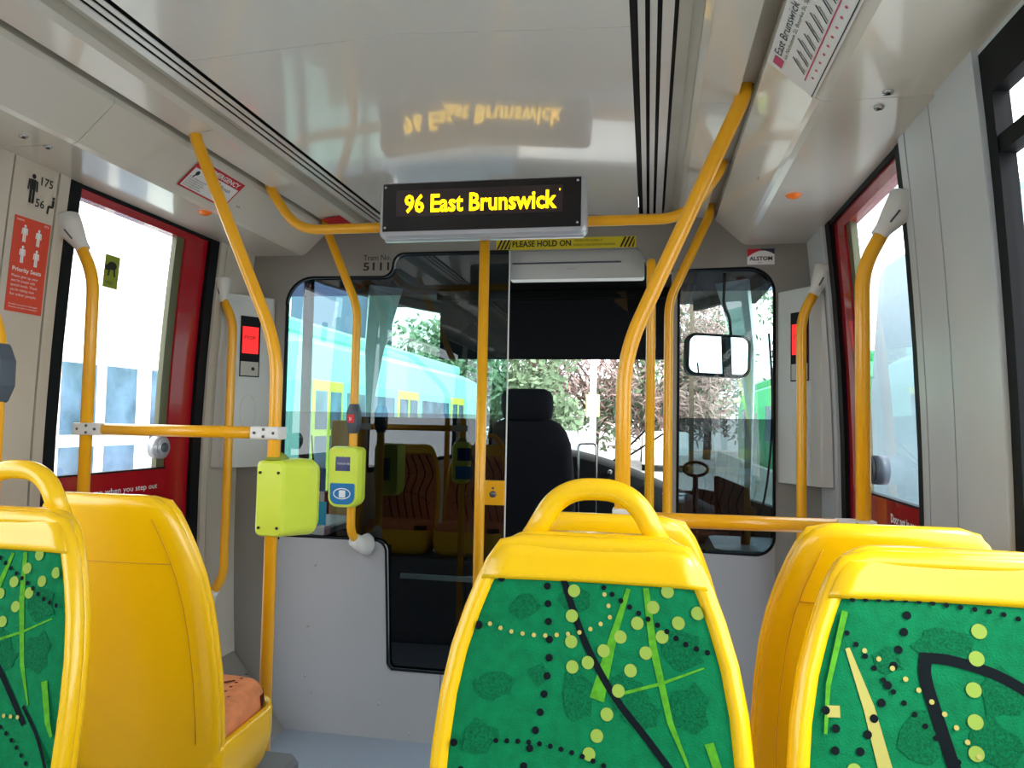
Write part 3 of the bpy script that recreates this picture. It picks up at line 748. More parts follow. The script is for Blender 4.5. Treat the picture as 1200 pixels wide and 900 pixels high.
f = fplane((x0, yf-.005, z0), (1, 0, 0), (0, 0, 1))
b = MB(); rect(b, f, .062, .070, .626, .160, .0005); b.build('led_window', M['ledbg'], fp)
b = MB(); text(b, '96 East Brunswick', .083, f, .092, .085, bold=.0022, w=.0015, fit=.515)
rect(b, f, .614, .140, .618, .147, .0015)
b.build('led_text', M['led'], fp)
b = MB()
for u, v in ((.024, .034), (.024, .172), (x1-x0-.029, .034), (x1-x0-.029, .172)):
    b = MB(); b.cyl((x0+u, yf-.007, z0+v), (x0+u, yf-.003, z0+v), .0045, 10); b.build('screw', M['steel'], fp)
for x in (-.1, .18):
    b = MB(); b.box((x-.015, yf+.066, 1.98), (x+.015, yf+.075, 2.02)); b.build('bar_clamp', M['greyu'], t)

# ================================================================== SIGNS
ffr = fplane((0, YB-.0005, 0), (1, 0, 0), (0, 0, 1))
t = thing('hold_on_sign', (.22, YB, 2.05), 'yellow and black PLEASE HOLD ON strip on the bulkhead above the doorway', 'sign')
b = MB(); b.box((-.068, YB-.002, 2.046), (.512, YB, 2.092)); b.build('strip', M['hazard'], t)
b = MB(); b2 = MB()
for u0 in (-.066, .446):
    for k in range(4):
        a = u0+k*.016
        b.add([ffr(a, 2.048, .003), ffr(a+.008, 2.048, .003), ffr(min(a+.028, u0+.064), 2.090, .003), ffr(min(a+.020, u0+.064), 2.090, .003)], [(0, 1, 2, 3)])
b.build('hazard_stripes', M['ink'], t); b = MB()
text(b, 'PLEASE HOLD ON', .034, ffr, .002, 2.058, bold=.0008, w=.003, fit=.245)
b.build('main_lettering', M['ink'], t); b = MB()
text(b, 'TRAM MAY STOP SUDDENLY AT', .013, ffr, .258, 2.074, w=.003, fit=.12)
text(b, 'INTERSECTIONS WITHOUT WARNING', .013, ffr, .258, 2.056, w=.003, fit=.17)
b.build('small_lettering', M['ink'], t)
t = thing('tram_number', (-.58, YB, 1.98), 'black lettering Tram No. 5111 on the grey bulkhead', 'lettering')
b = MB(); text(b, 'Tram No.', .034, ffr, -.655, 2.016, w=.001, fit=.125); b.build('line', M['ink'], t)
b = MB(); text(b, '5111', .048, ffr, -.655, 1.972, bold=.0008, w=.001, fit=.118); b.build('number', M['ink'], t)
t = thing('maker_badge', (.99, YB, 1.95), 'small white ALSTOM badge with a red and navy arc above the right partition window', 'sticker')
b = MB(); b.box((.945, YB-.002, 1.965), (1.048, YB, 2.027)); b.build('plate', M['white'], t)
b = MB()
A = [(.945+.103*k/12, 1.990+.030*math.sin(PI*(k/12)*.8+.15)) for k in range(13)]
b.use(M['redem']).add([ffr(x, z, .003) for x, z in A[:7]]+[ffr(x, 2.027, .003) for x, z in reversed(A[:7])], [tuple(range(14))])
b.use(M['navy']).add([ffr(x, z, .003) for x, z in A[6:]]+[ffr(x, 2.027, .003) for x, z in reversed(A[6:])], [tuple(range(14))])
b.build('arc', None, t)
b = MB(); text(b, 'ALSTOM', .022, ffr, .953, 1.981, bold=.0006, w=.003, fit=.086); b.build('name_lettering', M['ink'], t); b = MB(); text(b, '2013', .008, ffr, .985, 1.970, w=.003); b.build('print', M['ink'], t)
# left wall stickers
fL = fwall(-1)
def Lg(y, z): return y
t = thing('capacity_pictogram', (-1.19, 1.86, 1.93), 'black capacity pictograms 175 standing and 56 seated on the left wall panel', 'lettering')
off = .0045
fLo = lambda u, v, w: fL(u, v, w+off)
def person(mb, f, u, v, h, w=.001, lean=0, sit=False):
    disc(mb, f, u, v+h*.90, h*.085, w, 12)
    if not sit:
        ribbon(mb, f, [(u, v+h*.80), (u, v+h*.45)], h*.24, w); ribbon(mb, f, [(u-h*.06, v+h*.45), (u-h*.06, v)], h*.10, w); ribbon(mb, f, [(u+h*.06, v+h*.45), (u+h*.06, v)], h*.10, w)
        ribbon(mb, f, [(u-h*.16, v+h*.78), (u-h*.18, v+h*.42)], h*.07, w); ribbon(mb, f, [(u+h*.16, v+h*.78), (u+h*.18, v+h*.42)], h*.07, w)
    else:
        ribbon(mb, f, [(u, v+h*.8), (u-h*.02, v+h*.4)], h*.16, w); ribbon(mb, f, [(u, v+h*.42), (u-h*.3, v+h*.4)], h*.13, w); ribbon(mb, f, [(u-h*.28, v+h*.42), (u-h*.30, v)], h*.11, w)
b = MB(); person(b, fLo, 1.812, 1.930, .085); text(b, '175', .034, fLo, 1.832, 1.990, w=.001, bold=.0004); b.build('standing_figure', M['ink'], t)
b = MB(); person(b, fLo, 1.890, 1.915, .055, sit=True); text(b, '56', .034, fLo, 1.826, 1.925, w=.001, bold=.0004); b.build('seated_figure', M['ink'], t)
t = thing('priority_seats_poster', (-1.2, 1.83, 1.6), 'orange-red Priority Seats poster with four white figures on the left wall', 'poster')
b = MB(); wall_piece(b, -1, 1.766, 1.893, 1.615, 1.885, t=.0012, off=.0055); b.build('sheet', M['redsign'], t)
b = MB(); fP = lambda u, v, w: fL(u, v, w+.0058)
for (u, v) in ((1.803, 1.815), (1.852, 1.812), (1.803, 1.755), (1.852, 1.752)): person(b, fP, u, v, .050, .001)
text(b, 'metro', .010, fP, 1.772, 1.872, w=.001); text(b, 'PTV', .010, fP, 1.868, 1.872, w=.001)
text(b, 'Priority Seats', .017, fP, 1.776, 1.730, w=.001, fit=.10, bold=.0003)
for k, s_ in enumerate(('Please give up your', 'seat for people with', 'special needs. Thank', 'you for making room', 'for other people.')):
    text(b, s_, .0105, fP, 1.776, 1.713-k*.013, w=.001, fit=.092-(k % 2)*.01)
for k in range(2): text(b, 'Penalties may apply to passengers', .006, fP, 1.776, 1.634-k*.008, w=.001, fit=.1)
b.build('print', M['white'], t)
t = thing('window_sticker', (-1.22, 2.19, 1.8), 'small olive sticker with a dark figure on the left door glass', 'sticker')
fG = lambda u, v, w: fL(u, v, w-.030)
b = MB(); b.add([fG(2.165, 1.755, .001), fG(2.235, 1.755, .001), fG(2.235, 1.865, .001), fG(2.165, 1.865, .001)], [(0, 1, 2, 3)]); b.build('sheet', M['limeD'], t)
b = MB(); disc(b, fG, 2.20, 1.83, .022, .002, ry=.014); ribbon(b, fG, [(2.19, 1.825), (2.185, 1.795)], .008, .002); ribbon(b, fG, [(2.21, 1.825), (2.215, 1.795)], .008, .002); disc(b, fG, 2.178, 1.822, .010, .002)
text(b, 'SMILE', .014, fG, 2.175, 1.768, w=.002); b.build('print', M['ink'], t)
# sloped panel maps
def slope(s):
    A = Vector((s*.93, 0, 2.0455)); B = Vector((s*.822, 0, 2.145)); V = (B-A).normalized(); N = Vector((-s*V.z, 0, s*V.x*1))
    if N.z > 0: N = -N
    return lambda u, v, w: A+V*v+Vector((0, -s*u, 0))+N*w
sl = slope(-1)
t = thing('emergency_notice', (-.88, 2.2, 2.08), 'white IN EMERGENCY notice with a red border on the left ceiling slope', 'notice')
b = MB(); b.use(M['redem']); rect(b, sl, 2.085, .026, 2.345, .138, .003); b.use(M['white']); rect(b, sl, 2.092, .032, 2.338, .108, .0036); b.build('sheet', None, t)
b = MB(); b.use(M['white']); text(b, 'IN EMERGENCY', .024, sl, 2.125, .114, w=.0044, fit=.20, bold=.0006); b.build('heading', None, t)
b = MB(); disc(b, sl, 2.118, .093, .009, .0044); ribbon(b, sl, [(2.118, .088), (2.110, .075)], .006, .0044)
disc(b, sl, 2.232, .093, .009, .0044)
text(b, 'Break', .02, sl, 2.25, .083, w=.0044, fit=.06); text(b, 'glass', .02, sl, 2.25, .058, w=.0044, fit=.05)
for k in range(5): text(b, 'In case of emergency pull handle', .008, sl, 2.10, .07-k*.008, w=.0044, fit=.09-.01*(k % 2))
b.build('print', M['navy'], t)
t = thing('emergency_notice', (-.88, 2.9, 2.08), 'small red notice at the far left end of the ceiling slope', 'notice')
b = MB(); b.add([(-.775, 2.97, 2.152), (-.69, 2.97, 2.164), (-.69, 2.84, 2.164), (-.775, 2.84, 2.152)], [(0, 1, 2, 3)]); b.build('sheet', M['redem'], t)
sr = slope(1)
t = thing('route_map', (.87, 1.3, 2.09), 'white route map strip with a magenta line on the right ceiling slope', 'map')
b = MB(); rect(b, sr, -1.69, .012, -.80, .146, .003); b.build('sheet', M['white'], t)
b = MB(); rect(b, sr, -1.672, .108, -1.640, .132, .0045); b.build('route_symbol', M['pink'], t)
b = MB(); ribbon(b, sr, [(-1.65, .048), (-.80, .048)], .003, .0042)
for k in range(24): disc(b, sr, -1.62+k*.034, .034, .0035, .0042, 8)
b.build('route_line', M['pink'], t)
b = MB(); rect(b, sr, -1.69, .017, -.80, .0195, .0042)
text(b, 'East Brunswick - St Kilda Beach', .028, sr, -1.63, .118, w=.0042, fit=.42); text(b, 'via Nicholson St, Bourke St, Spencer St and Light Rail', .012, sr, -1.63, .104, w=.0042, fit=.40)
for k in range(24):
    u = -1.63+k*.034; L_ = .034+.014*random.random()
    ribbon(b, sr, [(u, .054), (u+L_*.75, .054+L_)], .0035, .0042); ribbon(b, sr, [(u+.009, .054), (u+.009+L_*.6, .054+L_*.8)], .002, .0042)
b.build('stop_names', M['navy'], t)
# spot lamps, amber indicators
def spot(x, y, lab):
    t = thing('ceiling_button', (x, y, 2.045), lab, 'fitting')
    b = MB(); b.cyl((x, y, 2.046), (x, y, 2.040), .012, 18, .010); b.build('ring', M['steel'], t)
    b = MB(); b.cyl((x, y, 2.041), (x, y, 2.038), .005, 12); b.build('screw', M['ink'], t)
spot(-1.028, 1.624, 'nearer of two round steel fittings on the left ceiling edge'); spot(-1.025, 1.70, 'farther of two round steel fittings on the left ceiling edge')
spot(1.062, 1.66, 'nearer of two round steel fittings on the right ceiling edge'); spot(1.066, 1.738, 'farther of two round steel fittings on the right ceiling edge')
for x, y, l in ((-.968, 2.33, 'amber indicator lens on the left ceiling edge above the door'), (1.001, 2.374, 'amber indicator lens on the right ceiling edge above the door')):
    t = thing('indicator_lamp', (x, y, 2.045), l, 'lamp')
    b = MB(); N = 20; b.smooth = True
    b.loft([[(x+.022*k*math.cos(2*PI*j/N), y+.022*k*math.sin(2*PI*j/N), z) for j in range(N)] for z, k in ((2.046, 1.05), (2.042, 1.05), (2.036, .8), (2.032, .4))]); b.build('lens', M['orange'], t)
for s in (-1, 1):
    b = MB(); f = slope(s)
    for k in range(2): disc(b, f, -s*(2.32 if s > 0 else 2.40)+k*.012, .055, .0035, .002, 10)
    tag(b.build('panel_screws', M['bolt']), 'pair of tiny screws on the %s ceiling slope' % ('right' if s > 0 else 'left'), 'screw')
# corner housings with red indicator
def housing(s, lab):
    t = thing('equipment_housing', (s*1.16, 2.92, 1.115), lab, 'housing')
    b = MB()
    b.loft([[(s*(wx(z)-.006), 2.815, z), (s*(wx(1.5)-.035), 2.825, z), (s*1.06, 3.0, z), (s*1.06, 3.018, z), (s*(wx(z)-.006), 3.018, z)] for z in (1.115, 1.3, 1.5, 1.7, 1.85)])
    b.build('case', M['housing'], t, bevel=.01)
    A = Vector((s*(wx(1.5)-.035), 2.825, 0)); B = Vector((s*1.06, 3.0, 0))
    U = (B-A) if s < 0 else (A-B)
    f = fplane(A if s < 0 else B, U, (0, 0, 1)); L = U.length
    c = L*.52
    b = MB(); rect(b, f, c-.045, 1.50, c+.045, 1.76, .002); ip = b.build('indicator_panel', M['black'], t)
    b = MB(); rect(b, f, c-.036, 1.60, c+.036, 1.715, .004); b.build('red_display', M['redled'], ip)
    b = MB(); rect(b, f, c-.04, 1.505, c+.04, 1.565, .003); b.build('lower_plate', M['groove'], ip)
    b = MB(); f2 = lambda u, v, w: f(u, v, w)
    text(b, 'STOP', .022, f, c-.03, 1.66, w=.005, bold=.0004); disc(b, f, c+.015, 1.535, .008, .005); b.build('print', M['ink'], ip)
    b = MB(); ribbon(b, f, [(c+.035*math.cos(a), 1.35+.075*math.sin(a)) for a in [2*PI*k/30 for k in range(31)]], .002, .001); b.build('hatch_outline', M['groove'], t)
housing(-1, 'pale grey housing with a red panel in the left corner beside the bulkhead')
housing(1, 'pale grey housing with a red panel in the right corner beside the bulkhead')

# ================================================================== SEATS
HW = [(1.170, .098), (1.164, .118), (1.152, .136), (1.135, .150), (1.10, .166), (1.07, .178), (1.01, .196), (.94, .209), (.85, .216), (.75, .218), (.66, .214), (.60, .205), (.56, .19)]
def hw(z):
    for (a, b_), (c, d) in zip(HW, HW[1:]):
        if z >= c: return b_+(d-b_)*(a-z)/(a-c)
    return HW[-1][1]
LEAN = .17
def yb(z): return -LEAN*(z-1.17)        # back centre line; local front is +y, the top leans to -y
TH = .022
def sfront(x, z): return yb(z)+TH+.05*(x/.2)**2*.35
def make_seat(kind, handle, label, group):
    t = thing('passenger_seat', (0, 0, 0), label, 'seat', group)
    # shell: rounded slab slightly wrapped forward
    b = MB(); N = 36; rings = []
    zs = [.56, .60, .66, .72, .80, .88, .95, 1.01, 1.06, 1.10, 1.125, 1.145, 1.158, 1.166, 1.170]
    for i, z in enumerate(zs):
        h = hw(z); th = TH
        if z > 1.15: th *= max(.25, math.sqrt(max(0, 1-((z-1.15)/.022)**2)))
        r = []
        for j in range(N):
            a = 2*PI*j/N; c, s_ = math.cos(a), math.sin(a)
            x = h*math.copysign(abs(c)**.5, c); y = th*math.copysign(abs(s_)**.6, s_)
            r.append((x, yb(z)+y+.0175*(x/.2)**2, z))
        rings.append(r)
    b.smooth = True; b.loft(rings); b.smooth = False
    # raised rim following the outline on the front
    rim = [(-hw(z)+.012, z) for z in zs if z < 1.13]
    path = rim+[(-.128, 1.148), (-.10, 1.154), (.10, 1.154), (.128, 1.148)]+[(-x, z) for x, z in reversed(rim)]
    b.tube([(x, sfront(x, z)-.006, z) for x, z in path], .0135, 12)
    # smooth headband above the upholstery
    b.smooth = True
    hb = []
    for k in range(9):
        z = 1.106+.053*k/8; h = hw(z)-.006
        hb.append([(x_, sfront(x_, z)+d, z) for d in (0.0, (.0105 if 0 < k < 7 else .008 if k < 8 else .002)) for x_ in ([-h+2*h*q_/10 for q_ in range(11)] if d == 0 else [h-2*h*q_/10 for q_ in range(11)])])
    b.loft(hb); b.smooth = False
    sh = b.build('shell', M['seat'], t)
    # contour crease on the rear face
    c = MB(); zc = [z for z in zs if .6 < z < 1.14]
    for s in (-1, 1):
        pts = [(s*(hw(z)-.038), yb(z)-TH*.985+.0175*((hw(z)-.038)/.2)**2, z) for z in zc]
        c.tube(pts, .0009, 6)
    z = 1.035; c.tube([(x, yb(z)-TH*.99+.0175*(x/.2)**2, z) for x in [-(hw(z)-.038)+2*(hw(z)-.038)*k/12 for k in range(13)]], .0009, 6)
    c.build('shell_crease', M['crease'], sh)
    # seat pan
    p = MB(); ol = lambda k, dz_: [(x*k, .24+(y-.24)*k, 0) for x, y in rrect(-.215, .095, .215, .375, [.07, .07, .03, .03], 6)]
    def pr(k, z): return [(x, y, z+.012*max(0, (y-.2)/.2)) for x, y, _ in ol(k, 0)]
    p.smooth = True; p.loft([pr(.86, .50), pr(.94, .53), pr(1.0, .58), pr(1.0, .635), pr(.985, .648), pr(.93, .648), pr(.91, .63)]); p.build('seat_pan', M['seat'], t)
    q_ = MB(); q_.box((-.12, .12, .495), (.12, .33, .53), .01); q_.build('pan_support', M['podium'], t)
    # cushion and back upholstery
    base = M['fgreen'] if kind == 'green' else M['forange']
    dark = M['fblack'] if kind == 'green' else M['fbrown']
    p = MB(); p.smooth = True; p.use(base)
    p.loft([pr(.90, .62), pr(.915, .65), pr(.90, .675), pr(.85, .692), pr(.74, .700), pr(.5, .704), pr(.2, .705)])
    p.smooth = False
    ftop = lambda u, v, w: Vector((u, v, .7045+.012*max(0, (v-.2)/.2)+w))
    p.use(dark)
    for k in range(9): disc(p, ftop, .145-.001*k, .145+k*.024, .0042, .0015, 8); disc(p, ftop, .06+k*.013, .20+.002*k, .003, .0015, 8)
    rnd = random.Random(3)
    for k in range(13):
        disc(p, ftop, -.13+k*.021, .17+.002*k, .0035, .0015, 8); disc(p, ftop, -.10+k*.017, .30-.010*k, .005, .0015, 10)
    ribbon(p, ftop, smooth([(-.12, .14), (-.03, .2), (.05, .24), (.13, .30)]), .008, .0012)
    # dark figured side of the cushion
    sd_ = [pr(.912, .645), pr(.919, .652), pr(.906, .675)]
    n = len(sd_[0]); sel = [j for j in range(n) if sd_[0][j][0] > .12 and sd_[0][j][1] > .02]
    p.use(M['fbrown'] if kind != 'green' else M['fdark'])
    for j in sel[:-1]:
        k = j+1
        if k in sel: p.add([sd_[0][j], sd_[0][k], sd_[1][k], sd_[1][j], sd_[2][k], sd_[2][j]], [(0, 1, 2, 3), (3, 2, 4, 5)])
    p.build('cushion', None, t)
    u = MB(); rows = [z for z in [.66, .70, .75, .80, .85, .90, .95, 1.0, 1.04, 1.075, 1.098, 1.108]]
    nx = 14
    def fx(z): return hw(z)-.024
    def ys(x, z):
        e = min(1, (fx(z)-abs(x))/.02, (1.112-z)/.012)
        return sfront(x, z)+.001+.006*max(0, min(1, e))**.5
    u.smooth = True; u.use(base)
    vs = []; fs = []
    for z in rows:
        for k in range(nx+1):
            x = -fx(z)+2*fx(z)*k/nx; vs.append((x, ys(x, z), z))
    for i in range(len(rows)-1):
        for k in range(nx): fs.append((i*(nx+1)+k, i*(nx+1)+k+1, (i+1)*(nx+1)+k+1, (i+1)*(nx+1)+k))
    u.add(vs, fs); u.smooth = False
    # pattern: (u, v) as the viewer facing the upholstery sees it: u right, v = height
    def fp_(a, v, w):
        x = -a; lim = fx(min(v, 1.108))-.001
        x = max(-lim, min(lim, x)); v = min(v, 1.107)
        return Vector((x, sfront(x, v)+.0078+w*.6, v))
    pattern[kind if handle or kind != 'green' else 'green2'](u, fp_)
    u.build('upholstery', None, t)
    if handle:
        h = MB(); h.tube(fillet([(-.098, -.005, 1.150), (-.052, -.012, 1.232), (.052, -.012, 1.232), (.098, -.005, 1.150)], .045, 8), .0165, 16)
        h.build('handle', M['seat'], t)
    return t
def dots(mb, f, pts, n, r, w=.002):
    pts = smooth(pts, 12)
    L = [0]
    for a, c in zip(pts, pts[1:]): L.append(L[-1]+math.hypot(c[0]-a[0], c[1]-a[1]))
    for k in range(n):
        d = L[-1]*k/max(1, n-1); i = 0
        while i < len(L)-2 and L[i+1] < d: i += 1
        tt = (d-L[i])/((L[i+1]-L[i]) or 1)
        disc(mb, f, pts[i][0]+(pts[i+1][0]-pts[i][0])*tt, pts[i][1]+(pts[i+1][1]-pts[i][1])*tt, r, w, 12)
def hatch(mb, f, cu, cv, rx, ry):
    mb.use(M['fdark']); 
    rr_ = random.Random(int(cu*1e4)+int(cv*1e4)); n = 11
    mb.add([f(cu+rx*(.65+.6*rr_.random())*math.cos(2*PI*k/n), cv+ry*(.65+.6*rr_.random())*math.sin(2*PI*k/n), .0003) for k in range(n)], [tuple(range(n))])
# picture of the middle seat: pixel -> (u, v): u=(px-695)/830 , v from 1.111 at y=672 to .848 at y=900
def PXm(x, y): return ((x-693)/(845+(y-672)*.25), 1.108-(y-672)*.00116)
def pat_green(mb, f):
    Z = lambda x, y: PXm(480+x*.4, 540+y*.4)
    mb.use(M['fdark'])
    for a in ((330, 410, 50, 38), (640, 640, 60, 60), (250, 640, 60, 40), (200, 780, 60, 45), (500, 660, 55, 75), (820, 660, 60, 70), (380, 600, 30, 30), (800, 500, 60, 60), (480, 380, 50, 40), (690, 690, 60, 40)):
        hatch(mb, f, *Z(a[0], a[1]), a[2]*.4/870, a[3]*.4*.00116)
    mb.use(M['fstreak'])
    ribbon(mb, f, [Z(640, 345), Z(600, 480), Z(555, 660)], [.006, .010, .020], .0006)
    ribbon(mb, f, [Z(690, 340), Z(715, 500), Z(770, 700), Z(830, 820)], [.008, .010, .008, .003], .0006)
    ribbon(mb, f, [Z(620, 640), Z(740, 600), Z(860, 545)], [.004, .004, .002], .0006)
    ribbon(mb, f, [Z(880, 740), Z(930, 860), Z(960, 900)], [.012, .010, .006], .0006)
    mb.use(M['fblack'])
    ribbon(mb, f, [Z(*p) for p in smooth([(445, 318), (480, 420), (530, 530), (610, 650), (700, 745), (800, 850), (830, 880)])], .0095, .0010)
    ribbon(mb, f, [Z(*p) for p in smooth([(810, 825), (860, 870), (900, 910), (960, 990), (1000, 1060)])], .006, .0010)
    dots(mb, f, [Z(*p) for p in ((400, 350), (405, 440), (411, 540), (400, 640), (378, 740), (347, 835), (320, 910), (300, 1000))], 14, .0050)
    dots(mb, f, [Z(*p) for p in ((545, 325), (580, 355), (660, 405), (735, 445), (805, 485), (868, 502))], 13, .0036)
    dots(mb, f, [Z(*p) for p in ((255, 788), (370, 788), (480, 805), (590, 835), (680, 870), (790, 930), (900, 1010))], 22, .0034)
    dots(mb, f, [Z(*p) for p in ((150, 868), (210, 882), (290, 905), (400, 960))], 9, .0040)
    disc(mb, f, *Z(262, 333), .005, .0012); disc(mb, f, *Z(128, 798), .005, .0012); disc(mb, f, *Z(195, 470), .006, .0012)
    mb.use(M['flime'])
    for p in ((480, 360), (475, 432), (475, 505), (480, 575), (526, 560), (572, 524), (620, 482), (668, 440), (712, 392), (752, 345), (785, 430), (740, 472), (695, 520), (652, 572), (618, 630), (586, 696), (558, 756), (536, 806), (512, 874), (838, 398), (500, 960), (495, 1040)):
        disc(mb, f, *Z(*p), .0086, .0014, 16)
    mb.use(M['fsand'])
    dots(mb, f, [Z(*p) for p in ((230, 465), (282, 482), (335, 490), (390, 492), (447, 486), (503, 476), (550, 456), (590, 425), (580, 390), (570, 365))], 14, .0030, .0024)
    dots(mb, f, [Z(*p) for p in ((738, 862), (798, 860))], 3, .0032, .0024)
def pat_green2(mb, f):
    # right seat: zoom frame px (1012 px across 360)
    def Z(x, y):
        X = 840+x*.3557; Y_ = 580+y*.3557
        return ((X-1115)/(860+(Y_-680)*.25), 1.108-(Y_-686)*.00116)
    mb.use(M['fdark'])
    for a in ((720, 420, 80, 50), (860, 700, 70, 80), (640, 700, 60, 80), (900, 560, 80, 70), (560, 480, 50, 40), (960, 860, 60, 60)):
        hatch(mb, f, *Z(a[0], a[1]), a[2]*.3557/870, a[3]*.3557*.00116)
    mb.use(M['fstreak']); ribbon(mb, f, [Z(440, 340), Z(370, 560), Z(350, 700)], [.008, .006, .004], .0006)
    mb.use(M['fsand']); ribbon(mb, f, [Z(438, 450), Z(490, 620), Z(535, 830)], [.006, .014, .018], .0008); ribbon(mb, f, [Z(360, 635), Z(400, 635)], .014, .0008)
    mb.use(M['fblack'])
    ribbon(mb, f, [Z(*p) for p in smooth([(790, 960), (740, 800), (700, 660), (668, 530), (672, 470)])], .0155, .0010)
    ribbon(mb, f, [Z(*p) for p in smooth([(655, 468), (740, 470), (850, 495), (930, 530), (1012, 580), (1120, 670)])], .0130, .0010)
    ribbon(mb, f, [Z(*p) for p in smooth([(335, 830), (400, 840), (470, 860), (530, 900)])], .010, .0010)
    dots(mb, f, [Z(*p) for p in ((465, 305), (620, 300), (760, 310), (900, 325), (1000, 352), (1100, 380))], 17, .0032)
    dots(mb, f, [Z(*p) for p in ((440, 405), (485, 463), (550, 550), (640, 645), (720, 730), (800, 805), (915, 890))], 17, .0034)
    for p in ((627, 345), (614, 395), (593, 448), (575, 496), (552, 553), (530, 604), (503, 650), (480, 696), (453, 745), (383, 683), (376, 745), (356, 632), (547, 832), (598, 810), (645, 797), (674, 838), (690, 893)): disc(mb, f, *Z(*p), .0052, .0016, 14)
    mb.use(M['flime'])
    for p in ((833, 380), (820, 460), (805, 550), (803, 640), (799, 728), (803, 828), (430, 800), (455, 885), (795, 910)): disc(mb, f, *Z(*p), .0092, .0014, 16)
    mb.use(M['fsand'])
    dots(mb, f, [Z(*p) for p in ((490, 455), (555, 492), (613, 536), (674, 587), (730, 640), (785, 710), (837, 773), (890, 850))], 13, .0032, .0024)
def pat_orange(mb, f):
    mb.use(M['fbrown'])
    for k in range(6):
        ribbon(mb, f, smooth([(-.16+.05*k, .68), (-.12+.05*k, .85), (-.16+.055*k, .98), (-.10+.05*k, 1.10)]), .007, .0008)
    mb.use(M['fblack'])
    dots(mb, f, [(-.15, .8), (0, .86), (.15, .80)], 16, .004); dots(mb, f, [(-.12, 1.06), (0, .98), (.13, 1.05)], 14, .004)
pattern = {'green': pat_green, 'green2': pat_green2, 'orange': pat_orange}
YG, YF = 1.10, 1.33
sg = 'seats facing the camera'; sf = 'seats facing the cab'
m1 = make_seat('green', True, 'yellow seat with green patterned fabric and top handle, right of the aisle in the centre', sg)
m1.location = (.492, YG, 0); m1.rotation_euler = (0, 0, PI)
m2 = dup(m1, (-.50, YG, 0), PI, 'yellow seat with green patterned fabric and top handle, at the lower left edge', sg)
m3 = make_seat('green', False, 'yellow seat with green fabric and no handle, lower right by the wall', sg)
m3.location = (.96, YG, 0); m3.rotation_euler = (0, 0, PI)
o1 = make_seat('orange', False, 'yellow seat seen from behind with an orange cushion, left of the aisle', sf)
o1.location = (-.51, YF, 0)
dup(o1, (.497, YF, 0), 0, 'yellow seat back showing just above the centre seat, behind its handle', sf)
dup(o1, (.972, YF, 0), 0, 'yellow seat back directly behind the green seat at lower right', sf)
dup(o1, (-.965, YF, 0), 0, 'yellow seat by the left wall, seen only in the glass reflection', sf)

# ================================================================== OUTSIDE
struct('ground', MB().box((-60, -20, -.40), (60, 90, -.36)), M['asphalt'])
def tram(x, y0, y1, face, label, body, accent, doors, zt=2.45, win_z=(.95, 1.75), frame=None, wins=None, chevron=True):
    """street tram standing alongside; face = +1 when its visible side looks to +x"""
    t = thing('tram', (x, (y0+y1)/2, -.36), label, 'tram')
    w = 2.4; xo = x-face*w
    b = MB(); a, c = sorted((x, xo)); cx = (a+c)/2
    ol = lambda k, z, y: None
    prof = [(a+.04, -.2), (a, .3), (a, 1.9), (a+.12, zt), (a+.5, zt+.18), (c-.5, zt+.18), (c-.12, zt), (c, 1.9), (c, .3), (c-.04, -.2)]
    def ring(y, k): return [(cx+(px-cx)*k, y, .9+(pz-.9)*k) for px, pz in prof]
    b.loft([ring(y0, .8), ring(y0+.5, .97), ring(y0+.9, 1), ring(y1-.9, 1), ring(y1-.5, .97), ring(y1, .8)]); b.build('body', body, t)
    b = MB(); b.box((a+.5, y0+1.2, zt+.18), (c-.5, y1-1.2, zt+.42), .05); b.build('roof_unit', body, t)
    b = MB(); b.box((a+.2, y0+1, -.36), (c-.2, y0+2.2, -.15)); b.box((a+.2, y1-2.2, -.36), (c-.2, y1-1, -.15)); b.build('bogies', M['dark'], t)
    X0 = x; e = face*.012
    for (wy0, wy1) in wins:
        b = MB(); b.box((X0-e, wy0, win_z[0]), (X0+e, wy1, win_z[1]), .01); b.build('window', M['tramgl'], t)
    for (dy0, dy1) in doors:
        b = MB()
        b.box((X0-e, dy0, -.1), (X0+e*1.5, dy1, 1.9), .01); dr = b.build('door', frame or body, t)
        b = MB(); m_ = (dy0+dy1)/2
        for p0, p1 in ((dy0+.08, m_-.06), (m_+.06, dy1-.08)):
            b.box((X0, p0, 1.16), (X0+e*2, p1, 1.74)); b.box((X0, p0, .1), (X0+e*2, p1, 1.06))
        b.build('door_glass', M['tramgl'], dr)
    if accent:
        b = MB(); 
        if chevron:
            for k in range(int((y1-y0-2)/3)):
                yy = y0+2.2+3*k
                b.prism([(yy, 2.3), (yy+1.0, 2.3), (yy+.7, 1.8), (yy+.4, 1.8)], lambda u, v: (X0-.02*face, u, v), lambda u, v: (X0+.014*face, u, v))
        b.box((X0-e, y0+1, .0), (X0+e, y1-1, .62)); b.build('livery', accent, t)
    return t
tram(-4.0, -1.5, 7.8, 1, 'white tram standing outside the left door, its windows in view', M['tramw'], M['tramt'], [(5.02, 6.05), (1.6, 2.8)], wins=[(6.2, 7.2), (3.2, 4.8), (0, 1.4)], chevron=True)
tram(-4.3, 9.2, 22, 1, 'turquoise tram with lime door frames seen through the left partition glass', M['tramt'], M['tramw'], [(10.2, 11.3), (14, 15.3), (18, 19.3)], wins=[(11.5, 13.8), (15.6, 17.8)], frame=M['lime'], chevron=False)
tram(3.7, 7.4, 12.0, -1, 'pale tram standing outside the right door, its shade put into the grey colour', M['tramshade'], None, [], wins=[], zt=3.6)
tram(3.9, 14.5, 30, -1, 'green tram seen through the right partition window', M['tramg'], None, [(16.5, 17.6), (24, 25.2)], wins=[(18, 20), (20.5, 22.5), (25.6, 28)], frame=M['tramg'], win_z=(.9, 1.9))
